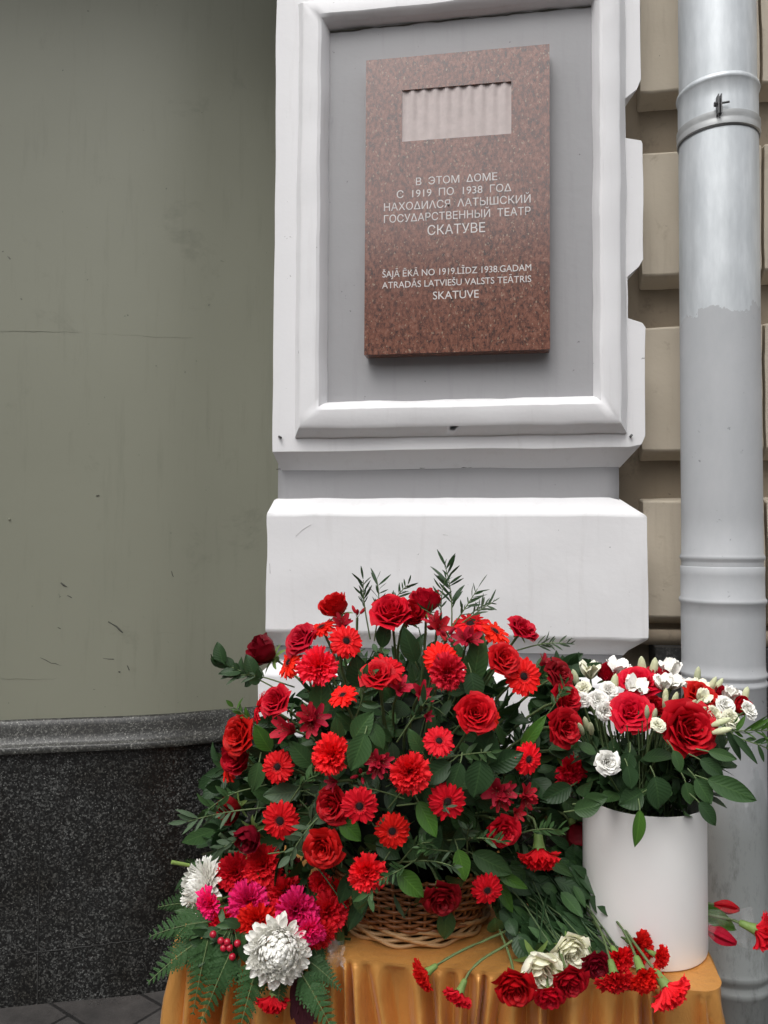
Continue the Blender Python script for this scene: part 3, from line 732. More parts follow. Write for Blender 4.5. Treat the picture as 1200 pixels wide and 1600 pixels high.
def gerbera(seed):
    rr = random.Random(seed); mb = MB()
    for n_, L, z0, el, W in ((21, .40, .0, -.06, .058), (19, .385, .018, .08, .058), (15, .30, .03, .20, .046), (20, .12, .035, .55, .022)):
        for k in range(n_):
            ph = 2 * math.pi * (k + rr.uniform(-.18, .18)) / n_ + L * 5; e = el + rr.uniform(-.10, .10); L2 = L * rr.uniform(.92, 1.05)
            d = Vector((math.cos(ph) * math.cos(e), math.sin(ph) * math.cos(e), math.sin(e)))
            wf = lambda v, W=W: W * (.5 + .5 * math.sin(math.pi * min(.5, .12 + .55 * v))) * (math.sqrt(max(.02, 1 - ((v - .8) / .2) ** 2)) if v > .8 else 1)
            blade(mb, (.10 * math.cos(ph), .10 * math.sin(ph), z0), d, (0, 0, 1), L2, wf, rr.uniform(-.1, .65) + (rr.random() < .12) * .7, rr.uniform(.0, .5), 7, 4, .012, 1.2, rr.uniform(0, 6))
    ds = MB(); rows = []
    ds.lathe([(.001, .075), (.03, .07), (.06, .062), (.085, .048), (.10, .02), (.10, -.03), (.05, -.10), (.02, -.14)], (0, 0, 0), 20)
    for k in range(70):
        a_ = k * 2.39996; r = .085 * math.sqrt(k / 70); ds.ball((r * math.cos(a_), r * math.sin(a_), .072 - r * r * 2), .009, n=6)
    po = MB()
    for k in range(44):
        a_ = 2 * math.pi * k / 44; r = .118 + .014 * (k % 3) ; po.tube([(r * .8 * math.cos(a_), r * .8 * math.sin(a_), .03), (r * math.cos(a_), r * math.sin(a_), .066)], [.004, .007], 5)
    cal = MB(); cal.lathe([(.02, -.16), (.07, -.13), (.12, -.05), (.13, -.02)], (0, 0, 0), 18)
    return [('petals', mb.mesh('gerbera_petals', [M['gerbera']])), ('flower_disc', ds.mesh('gerbera_disc', [M['disc']])), ('pollen_ring', po.mesh('gerbera_pollen', [M['pollen']])), ('calyx', cal.mesh('gerbera_calyx', [M['calyx']]))]
for s_ in (1, 2, 3): proto('gerbera', 0, gerbera(s_))

def carnation(seed, n_=44):
    rr = random.Random(seed); mb = MB()
    for i in range(n_):
        t_ = (i + .5) / n_; ph = i * 2.39996 + rr.uniform(-.2, .2); a0 = .12 + .55 * t_; e = math.pi / 2 - a0
        d = Vector((math.cos(ph) * math.cos(e), math.sin(ph) * math.cos(e), math.sin(e))); n2 = Vector((-math.cos(ph) * math.sin(e), -math.sin(ph) * math.sin(e), math.cos(e)))
        L = (.50 + .10 * t_) * rr.uniform(.85, 1.08); W = rr.uniform(.15, .22)
        wf = lambda v, W=W: .03 + (W - .03) * max(0, (v - .25) / .75) ** 1.1
        blade(mb, (0, 0, -.24), d, n2, L, wf, (.05 + 1.15 * t_) * rr.uniform(.7, 1.2), rr.uniform(-.25, .2), 7, 12, rr.uniform(.035, .06), rr.uniform(1.6, 2.6), rr.uniform(0, 6), .035, 6, 2.0)
    cal = MB(); cal.lathe([(.025, -.52), (.075, -.50), (.095, -.42), (.105, -.30), (.125, -.20), (.14, -.15)], (0, 0, 0), 14)
    for k in range(5): a_ = 2 * math.pi * k / 5; blade(cal, (.11 * math.cos(a_), .11 * math.sin(a_), -.2), (math.cos(a_) * .3, math.sin(a_) * .3, 1), (-math.cos(a_), -math.sin(a_), .3), .12, lambda v: .05 * (1 - v) + .004, .4, 0, 3, 2)
    return [('petals', mb.mesh('carnation_petals', [M['carn']])), ('calyx', cal.mesh('carnation_calyx', [M['calyx']]))]
for s_ in (1, 2, 3, 4): proto('carnation', 0, carnation(s_))

def chrys(seed):
    rr = random.Random(seed); mb = MB(); n_ = 300
    for i in range(n_):
        t_ = (i + .5) / n_; ph = i * 2.39996 + rr.uniform(-.1, .1); a0 = 1.95 * t_ ** .5; e = math.pi / 2 - a0 * .8
        d = Vector((math.cos(ph) * math.cos(e), math.sin(ph) * math.cos(e), math.sin(e))); n2 = Vector((-math.cos(ph) * math.sin(e), -math.sin(ph) * math.sin(e), math.cos(e)))
        L = (.30 + .17 * t_ ** 1.2) * rr.uniform(.9, 1.1); W = .036 + .022 * t_
        wf = lambda v, W=W: W * (.45 + .55 * math.sin(math.pi * min(.5, .1 + .6 * v))) * (math.sqrt(max(.06, 1 - ((v - .68) / .32) ** 2)) if v > .68 else 1)
        blade(mb, d * .05 + Vector((0, 0, -.1)), d, n2, L, wf, (-1.5 + 1.75 * t_ ** 2) * rr.uniform(.8, 1.15), .5, 8, 4)
    cal = MB(); cal.ball((0, 0, -.14), .1)
    return [('petals', mb.mesh('chrysanthemum_petals', [M['white_petal']])), ('calyx', cal.mesh('chrysanthemum_calyx', [M['calyx']]))]
def pompon(seed):
    rr = random.Random(seed); mb = MB()
    for i in range(330):
        t_ = (i + .5) / 330; ph = i * 2.39996 + rr.uniform(-.15, .15); a0 = math.acos(1 - 1.25 * t_); e = math.pi / 2 - a0
        d = Vector((math.cos(ph) * math.cos(e), math.sin(ph) * math.cos(e), math.sin(e))); n2 = Vector((-math.cos(ph) * math.sin(e), -math.sin(ph) * math.sin(e), math.cos(e)))
        out = max(0, t_ - .72) / .28; L = (.235 + .055 * out) * rr.uniform(.85, 1.15); W = .046 + .012 * out
        wf = lambda v, W=W: W * (.5 + .5 * math.sin(math.pi * min(.5, .1 + .6 * v))) * (math.sqrt(max(.08, 1 - ((v - .65) / .35) ** 2)) if v > .65 else 1)
        q = Vector((d.x, d.y, d.z * .8)) * .30 + Vector((0, 0, -.14))
        blade(mb, q, (d + rv0(rr) * .18), n2, L, wf, (-1.5 + 1.5 * out) * rr.uniform(.7, 1.2), .55, 7, 4)
    cal = MB(); cal.ball((0, 0, -.12), .24, 0, (1, 1, .7), 14)
    return [('petals', mb.mesh('chrysanthemum_petals', [M['white_petal']])), ('flower_heart', cal.mesh('chrysanthemum_heart', [M['cream_petal']]))]
def rv0(rr): return Vector((rr.uniform(-1, 1), rr.uniform(-1, 1), rr.uniform(-1, 1)))
proto('chrysanthemum', 0, chrys(1)); proto('chrysanthemum', 0, pompon(2))

def lily_bloom(mb, st, base, ax, sc, rr, opn=.55):
    ax = Vector(ax).normalized(); o = ax.orthogonal().normalized(); b2 = ax.cross(o)
    for k in range(6):
        ph = 2 * math.pi * k / 6 + rr.uniform(-.1, .1); rad = o * math.cos(ph) + b2 * math.sin(ph); a0 = .22
        d = ax * math.cos(a0) + rad * math.sin(a0); n2 = ax * math.sin(a0) - rad * math.cos(a0)
        W = (.13 if k % 2 else .10) * sc
        wf = lambda v, W=W: W * (.25 + .75 * math.sin(math.pi * (.08 + .86 * v)) ** .9)
        blade(mb, Vector(base) + rad * .01 * sc, d, n2, .62 * sc, wf, opn * rr.uniform(.7, 1.3), .25, 8, 4)
    if st is not None:
        for k in range(5):
            a_ = 2 * math.pi * k / 5; rad = o * math.cos(a_) + b2 * math.sin(a_); e = Vector(base) + ax * .5 * sc + rad * .10 * sc
            st.tube([Vector(base) + ax * .1 * sc, Vector(base) + ax * .35 * sc + rad * .04 * sc, e], .008 * sc, 4); st.ball(e, .02 * sc, n=6)
def bud_shape(mb, base, ax, L, r, mi=0):
    ax = Vector(ax).normalized(); pts = [Vector(base) + ax * (L * i / 8) for i in range(9)]
    mb.tube(pts, [r * (.25 + .75 * math.sin(math.pi * (.12 + .84 * i / 8)) ** .9) * (1 if i < 8 else .4) for i in range(9)], 9, mi)
def alstro(seed, blooms, buds):
    rr = random.Random(seed); parts = []; st = MB()
    for k in range(blooms):
        mb = MB(); a_ = 2 * math.pi * k / max(1, blooms) + seed; t_ = .55 if blooms > 1 else .1
        ax = Vector((math.cos(a_) * math.sin(t_), math.sin(a_) * math.sin(t_), math.cos(t_)))
        lily_bloom(mb, st, ax * .02 + Vector((0, 0, -.22)), ax, .95 if blooms > 1 else 1.1, rr, rr.uniform(.5, 1.0)); parts.append(('bloom', mb.mesh('lily_bloom', [M['alst']])))
    bb = MB(); sm = MB()
    for k in range(buds):
        a_ = 2 * math.pi * (k + .5) / max(1, buds) + seed; t_ = rr.uniform(.55, .95); ax = Vector((math.cos(a_) * math.sin(t_), math.sin(a_) * math.sin(t_), math.cos(t_)))
        bud_shape(bb, ax * .18 + Vector((0, 0, -.2)), ax, .36, .075); sm.tube([Vector((0, 0, -.26)), ax * .2 + Vector((0, 0, -.2))], .014, 5)
    if buds: parts.append(('buds', bb.mesh('lily_buds', [M['alst']]))); parts.append(('bud_stalks', sm.mesh('bud_stalks', [M['stem']])))
    if blooms: parts.append(('stamens', st.mesh('lily_stamens', [M['pollen']])))
    return parts
proto('alstroemeria', 0, alstro(1, 1, 2)); proto('alstroemeria', 0, alstro(2, 2, 2)); proto('alstroemeria', 0, alstro(3, 3, 0)); proto('alstrobud', 0, alstro(4, 0, 3)); proto('alstrobud', 0, alstro(5, 1, 0))

def openlis(seed):
    rr = random.Random(seed); mb = MB(); 
    for k in range(7):
        ph = 2 * math.pi * k / 5 + rr.uniform(-.2, .2); a0 = .25 if k < 5 else .1; e = math.pi / 2 - a0
        d = Vector((math.cos(ph) * math.cos(e), math.sin(ph) * math.cos(e), math.sin(e))); n2 = Vector((-math.cos(ph) * math.sin(e), -math.sin(ph) * math.sin(e), math.cos(e)))
        blade(mb, (0, 0, -.38), d, n2, .85, lambda v: .05 + .24 * math.sin(math.pi * (.05 + .85 * v)) ** 1.0, rr.uniform(.2, 1.2), -.45, 9, 6, .05, 1.3, rr.uniform(0, 6), 0, 6, 2.4)
    cal = MB(); sepals(cal, -.42, .08, .4, 5, 1.2, .03); cal.ball((0, 0, -.4), .06)
    return [('petals', mb.mesh('lisianthus_petals', [M['white_petal']])), ('sepals', cal.mesh('lisianthus_sepals', [M['calyx']]))]
for s_ in (1, 2, 3): proto('openlis', 0, openlis(s_))
def lisbud(n_):
    mb = MB(); cal = MB(); sm = MB(); rr = random.Random(n_)
    for k in range(n_):
        a_ = 2.2 * k; r = .0 if n_ == 1 else .16; b_ = Vector((r * math.cos(a_), r * math.sin(a_), -.45 + rr.uniform(-.1, .2))); ax = Vector((r * .6 * math.cos(a_), r * .6 * math.sin(a_), 1))
        bud_shape(mb, b_, ax, .85 if n_ == 1 else .62, .16 if n_ == 1 else .105); sm.tube([b_, b_ * .5 + Vector((0, 0, -.8)), (0, 0, -1.2)], .02, 5)
        for q_ in range(4): c_ = q_ * 1.57; blade(cal, b_, ax.normalized() + Vector((math.cos(c_) * .22, math.sin(c_) * .22, 0)), (-math.cos(c_), -math.sin(c_), .2), .34, lambda v: .028 * (1 - v) + .003, 0, 0, 3, 2)
    return [('buds', mb.mesh('pale_buds', [M['bud']])), ('sepals', cal.mesh('bud_sepals', [M['calyx']])), ('stalks', sm.mesh('bud_stalks', [M['stem']]))]
for n_ in (1, 3, 2): proto('lisbud', 0, lisbud(n_))
def tulip(seed):
    rr = random.Random(seed); mb = MB()
    for k in range(6):
        ph = 2 * math.pi * k / 6; e = math.pi / 2 - .55; d = Vector((math.cos(ph) * math.cos(e), math.sin(ph) * math.cos(e), math.sin(e))); n2 = Vector((-math.cos(ph) * math.sin(e), -math.sin(ph) * math.sin(e), math.cos(e)))
        blade(mb, (0, 0, -.5), d, n2, 1.1, lambda v: .03 + .26 * math.sin(math.pi * (.04 + .92 * v)) ** .9, -1.0, .45, 10, 6)
    return [('petals', mb.mesh('tulip_petals', [M['tulip']]))]
proto('tulip', 0, tulip(1))

# ================================================================ PLACING FLOWERS
FLOWERS = []      # (px, py, label) for naming the leaves beside them
NAMES = {'rose': ('rose', 'rose'), 'rosebud': ('rose', 'rose'), 'whiterose': ('white_rose', 'rose'), 'gerbera': ('gerbera', 'gerbera'), 'carnation': ('carnation', 'carnation'), 'chrysanthemum': ('chrysanthemum', 'chrysanthemum'),
         'alstroemeria': ('peruvian_lily', 'lily'), 'alstrobud': ('peruvian_lily', 'lily'), 'lisianthus': ('lisianthus', 'lisianthus'), 'openlis': ('lisianthus', 'lisianthus'), 'lisbud': ('lisianthus_bud', 'flower bud'), 'tulip': ('tulip', 'tulip')}
cnt = 0
def place(kind, px, py, size, pos, facing, mat, label, group, target=None, tlen=1.0, stemr=.0028, refname=True):
    global cnt
    cnt += 1; rr = random.Random(cnt * 7919)
    parts = PRO[kind][rr.randrange(len(PRO[kind]))] if not isinstance(kind, tuple) else PRO[kind[0]][kind[1]]
    k0 = kind if not isinstance(kind, tuple) else kind[0]
    name, cat = NAMES[k0]
    sc = size * depth(pos) / FPX
    rot = facing.to_track_quat('Z', 'Y') @ Matrix.Rotation(rr.uniform(0, 6.28), 3, 'Z').to_quaternion()
    root = empty(name, pos, label, cat, group, rot)
    for pn, me in parts:
        o = link(pn, me, root); o.scale = (sc * rr.uniform(.96, 1.04),) * 3
        if mat and pn in ('petals', 'bloom', 'buds') and k0 != 'lisbud':
            o.material_slots[0].link = 'OBJECT'; o.material_slots[0].material = M[mat]
    if target is not None:
        zb = {'rose': -.22, 'rosebud': -.22, 'whiterose': -.22, 'lisianthus': -.22, 'gerbera': -.13, 'carnation': -.5, 'chrysanthemum': -.14, 'alstroemeria': -.25, 'alstrobud': -.25, 'openlis': -.4, 'lisbud': -1.1, 'tulip': -.48}[k0] * sc
        a = pos + facing * zb; tgt = pos.lerp(target, tlen); dd = (tgt - a).length
        c1 = a - facing * dd * .33; c2 = tgt + (a - tgt) * .3
        imat = (Matrix.Translation(pos) @ rot.to_matrix().to_4x4()).inverted(); P = []
        for i in range(9):
            t_ = i / 8; q_ = a * (1 - t_) ** 3 + c1 * 3 * t_ * (1 - t_) ** 2 + c2 * 3 * t_ * t_ * (1 - t_) + tgt * t_ ** 3; P.append(imat @ q_)
        m_ = MB(); m_.tube(P, stemr, 6); m_.obj('stem', M['stem'], root)
    if refname: FLOWERS.append((px, py, label))
    return root

BC = at(628, 1215, 1.70)                    # heart of the basket bouquet
RX, RZ = 288., 300.
def basket_pos(px, py, dj=0):
    e = 1 - ((px - 625) / RX) ** 2 - ((py - 1215) / RZ) ** 2
    return at(px, py, 1.70 - .31 * math.sqrt(max(.02, e)) + dj)
def out_face(px, py, w_=.8): return scr((px - 625) / RX * .85, (1215 - py) / RZ * .75, w_)
GB = 'red flowers in the wicker basket'
T = [  # kind, px, py, size, material, facing(screen right, up, toward) or None, depth shift, label
 ('rosebud', 525, 951, 42, 'rose', (-.4, .9, .3), 0, 'small dark red rose standing highest at the left of the crown'),
 ('alstrobud', 559, 957, 36, 'alst', (.1, .95, .2), .02, 'crimson lily bud between two roses at the upper left edge'),
 ('rose', 611, 958, 58, 'rose_big', (-.1, .72, .6), 0, 'bright red open rose near the two dark green top sprigs'),
 ('rosebud', 639, 963, 40, 'rose', (.3, .5, .7), .03, 'darker rose tucked against the bright open rose at the top'),
 ('gerbera', 503, 981, 54, 'gerbera', (-.35, .85, .25), .02, 'gerbera seen edge-on behind the topmost left roses'),
 ('alstroemeria', 535, 979, 42, 'alst', (.1, .6, .6), .03, 'crimson lily right of the edge-on gerbera at the upper left'),
 ('rose', 471, 1000, 50, 'rose', (-.5, .55, .5), 0, 'red rose leaning left under the edge-on gerbera, before the grey band'),
 ('gerbera', 541, 1002, 54, 'gerbera', (.35, .45, .75), -.02, 'tilted gerbera with dark eye in the upper left of the bouquet'),
 ('rosebud', 416, 1021, 46, 'rose_dark', (-.7, .5, .35), 0, 'dark red rose sticking out farthest at the upper left edge'),
 ('gerbera', 452, 1036, 54, 'gerbera', (-.7, .4, .4), .02, 'gerbera turned sideways beside the big upper left carnation'),
 ('carnation', 497, 1042, 62, 'carn', (-.05, .3, .9), -.02, 'coral carnation facing forward in the upper left of the bouquet'),
 ('gerbera', 604, 1047, 58, 'gerbera', (.2, .72, .55), .012, 'gerbera behind the tall light red rose, upper middle'),
 ('rose', 590, 1056, 58, 'rose_big', (-.1, .80, .58), -.02, 'tall light red rose with green sepals in the upper middle'),
 ('gerbera', 536, 1087, 52, 'gerbera', (-.3, .86, .35), -.01, 'small gerbera seen from its edge, left of the tall middle rose'),
 ('rose', 431, 1096, 44, 'rose', (-.45, .5, .6), 0, 'dark rose in front of the white wall gap at the left'),
 ('gerbera', 405, 1106, 50, 'gerbera', (-.9, .25, .15), .02, 'gerbera seen edge-on at the far left, above the big left rose'),
 (('alstroemeria', 0), 452, 1139, 54, 'alst', (-.55, .35, .6), 0, 'crimson lily trumpet opening left, right of the big left rose'),
 (('alstroemeria', 2), 488, 1124, 52, 'alst', (.1, .35, .85), -.01, 'crimson lily cluster with open blooms, left of the broad leaves'),
 ('rose', 375, 1149, 58, 'rose', (-.55, .3, .65), -.02, 'big red rose at the left edge before the granite ledge'),
 ('rosebud', 666, 944, 44, 'rose', (0, .97, .12), 0, 'upright red rose seen from the side, topmost of the bouquet'),
 ('alstroemeria', 683, 977, 50, 'alst', (0, .7, .6), 0, 'crimson lily cluster just below the topmost rose'),
 ('alstrobud', 700, 993, 38, 'alst', (.1, .5, .7), -.01, 'crimson lily buds right of the cluster under the topmost rose'),
 ('gerbera', 735, 976, 58, 'gerbera', (-.1, .85, .4), .02, 'gerbera seen from the side at the top, right of centre'),
 ('gerbera', 772, 988, 58, 'gerbera', (.45, .75, .3), .0, 'gerbera bending right, left of the top right dark rose'),
 (('alstroemeria', 1), 730, 998, 44, 'alst', (0, .55, .7), 0, 'crimson lilies under the side-on gerberas at the top right'),
 ('rose', 816, 984, 48, 'rose', (.45, .75, .4), .02, 'dark red rose at the upper right edge before the grey band'),
 ('gerbera', 688, 1030, 56, 'gerbera', (-.1, .35, .9), 0, 'gerbera with dark eye half covered by a coral carnation'),
 ('carnation', 700, 1050, 56, 'carn', (.1, .15, .95), -.04, 'coral carnation covering the lower half of a gerbera'),
 ('rose', 786, 1030, 54, 'rose', (.3, .5, .8), -.01, 'red rose touching the open gerbera in the upper right'),
 ('gerbera', 818, 1057, 62, 'gerbera', (.2, .3, .9), -.01, 'wide open gerbera in the upper right, near the vase'),
 ('alstrobud', 848, 1036, 32, 'alst', (.5, .6, .4), .02, 'small crimson buds right of the upper right red rose'),
 ('rose', 872, 1055, 48, 'rose_dark', (.5, .45, .6), -.04, 'dark rose at the right rim, highest beside the white lisianthus'),
 ('rose', 883, 1092, 50, 'rose', (.5, .35, .7), -.05, 'red rose at the right rim, second from the top of three'),
 ('rose', 881, 1137, 54, 'rose', (.4, .15, .9), -.05, 'red rose at the right rim, lowest of the three beside the vase bouquet'),
 ('alstrobud', 624, 1078, 42, 'alst', (.2, .55, .7), .03, 'dark crimson lily buds right of the tall middle rose'),
 (('alstrobud', 1), 657, 1084, 38, 'alst', (.2, .5, .8), .01, 'small opening crimson lily below the paired carnation and gerbera'),
 (('alstrobud', 1), 667, 1118, 22, 'alst', (.6, .2, .7), .02, 'tiny pink red lily bud in the dark leaves at the centre'),
 ('gerbera', 766, 1122, 46, 'gerbera', (.7, .1, .6), .005, 'gerbera peeping out behind the rose right of centre'),
 ('rose', 743, 1115, 56, 'rose_big', (-.05, .45, .85), -.02, 'red rose right of centre with a gerbera peeping out behind'),
 ('gerbera', 686, 1158, 54, 'gerbera', (.1, .62, .75), -.01, 'foreshortened gerbera above the dark broad leaves at the centre'),
 ('gerbera', 434, 1198, 54, 'gerbera', (-.2, .25, .95), -.01, 'gerbera in the left half, higher of the two in a column'),
 ('carnation', 517, 1179, 56, 'carn', (-.35, .35, .85), -.01, 'coral carnation left of the broad veined leaf'),
 ('gerbera', 357, 1196, 52, 'gerbera', (-.85, .1, .45), 0, 'gerbera seen edge-on below the big left rose'),
 ('rosebud', 374, 1182, 40, 'rose', (-.5, .1, .8), .02, 'shaded rose tucked under the big left rose'),
 ('rosebud', 364, 1262, 40, 'rose_dark', (-.7, -.1, .6), .01, 'very dark rose on the left edge behind a pale thin sprig'),
 ('rosebud', 391, 1303, 44, 'rose_dark', (-.3, -.35, .8), .0, 'very dark drooping rose above the left carnation bunch'),
 ('gerbera', 438, 1282, 62, 'gerbera', (-.15, .05, 1), -.02, 'gerbera in the left half, lower of the two in a column'),
 ('rose', 520, 1258, 52, 'rose', (-.5, .1, .8), .01, 'red rose overlapped by the widest gerbera in the middle'),
 ('gerbera', 562, 1259, 64, 'gerbera', (-.03, .0, 1), -.035, 'widest gerbera in the middle, facing straight out'),
 ('rose', 505, 1324, 56, 'rose', (-.15, .05, 1), -.02, 'swirled red rose facing straight out above the pink carnations'),
 ('carnation', 573, 1363, 62, 'carn', (0, -.1, 1), -.02, 'coral carnation hanging before the left side of the basket'),
 (('alstrobud', 0), 562, 1212, 40, 'alst', (-.3, .1, .9), .02, 'crimson lily buds above the widest gerbera'),
 (('alstrobud', 1), 523, 1222, 30, 'alst', (-.6, .1, .7), .01, 'striped lily bud above the overlapped middle rose'),
 ('carnation', 640, 1206, 62, 'carn', (.0, .1, 1), -.03, 'large coral carnation at the very centre of the bouquet'),
 (('alstroemeria', 2), 591, 1192, 48, 'alst', (.0, .1, 1), .0, 'crimson lily left of the large central carnation'),
 ('gerbera', 699, 1252, 60, 'gerbera', (.15, -.05, 1), -.01, 'gerbera below the broad dark leaves, right of the central carnation'),
 ('gerbera', 613, 1298, 62, 'gerbera', (.05, -.05, 1), -.01, 'gerbera partly covered by a thin-leaved sprig, below the centre'),
 ('rose', 690, 1402, 54, 'rose_dark', (.1, -.35, .9), .0, 'dark red rose hanging over the front of the basket'),
 ('gerbera', 761, 1390, 58, 'gerbera', (.15, -.15, .95), -.01, 'lowest gerbera, at the right end of the basket'),
 ('gerbera', 825, 1186, 56, 'gerbera', (.45, .0, .85), -.01, 'gerbera in the right half beside a long dark leaf'),
 (('alstroemeria', 2), 781, 1240, 56, 'alst', (.2, .0, 1), .01, 'very dark crimson lily cluster in the right half'),
 (('alstroemeria', 1), 822, 1245, 42, 'alst', (.4, .1, .9), .01, 'smaller dark crimson lily right of the dark cluster'),
 ('rose', 787, 1298, 50, 'rose', (.15, -.15, .95), .0, 'red rose low in the right half under the dark lilies'),
 (('alstrobud', 1), 806, 1270, 30, 'alst', (.3, .2, .9), .01, 'dark lily bud directly above the low right rose'),
 ('carnation', 891, 1203, 56, 'carn_red', (.35, -.35, .85), .03, 'smooth red carnation drooping beside the small white lisianthus'),
 ('rosebud', 903, 1300, 46, 'rose_dark', (.45, -.75, .4), .05, 'dark rose hanging down against the left side of the white vase'),
 ('carnation', 843, 1337, 60, 'carn_red', (0, -.85, .35), -.02, 'red carnation hanging head down with its green calyx showing'),
 ('rose', 868, 1379, 54, 'rose', (.35, -.5, .8), .0, 'red rose below the upside-down carnation, left of the vase'),
]
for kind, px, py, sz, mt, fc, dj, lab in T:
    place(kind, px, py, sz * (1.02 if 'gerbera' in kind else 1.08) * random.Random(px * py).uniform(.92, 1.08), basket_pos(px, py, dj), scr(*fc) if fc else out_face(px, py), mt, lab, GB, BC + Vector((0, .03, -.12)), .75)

# vase -----------------------------------------------------------------
vf = at(1007, 1519, 1.0); VB = atz(1007, 1519, ZT); VR = .1185
VC = Vector((at(1006, 1400, VB.y + VR).x, VB.y + VR, ZT)); VH = at(1006, 1276, VB.y).z - ZT
vs_ = empty('flower_box', VC, 'white cylindrical flower box holding red roses and white lisianthus', 'flower box')
m_ = MB(); m_.lathe([(.001, .002), (VR - .004, .002), (VR - .001, .003), (VR, .008), (VR, VH * .5), (VR, VH - .004), (VR - .001, VH), (VR - .003, VH), (VR - .004, VH - .003), (VR - .004, VH - .06)], (0, 0, 0), 72)
m_.obj('body', M['box'], vs_, sharp=60)
m_ = MB(); m_.lathe([(VR - .0042, VH - .05), (VR * .6, VH - .045), (.001, VH - .042)], (0, 0, 0), 48); m_.obj('foam_filling', M['foam'], vs_)
VT = VC + Vector((0, 0, VH - .04))
GV = 'flowers in the white box'
def vpos(px, py, dj=0): return at(px, py, VC.y - .10 + max(-.35, min(1.0, (1140 - py) / 100)) * .19 + dj)
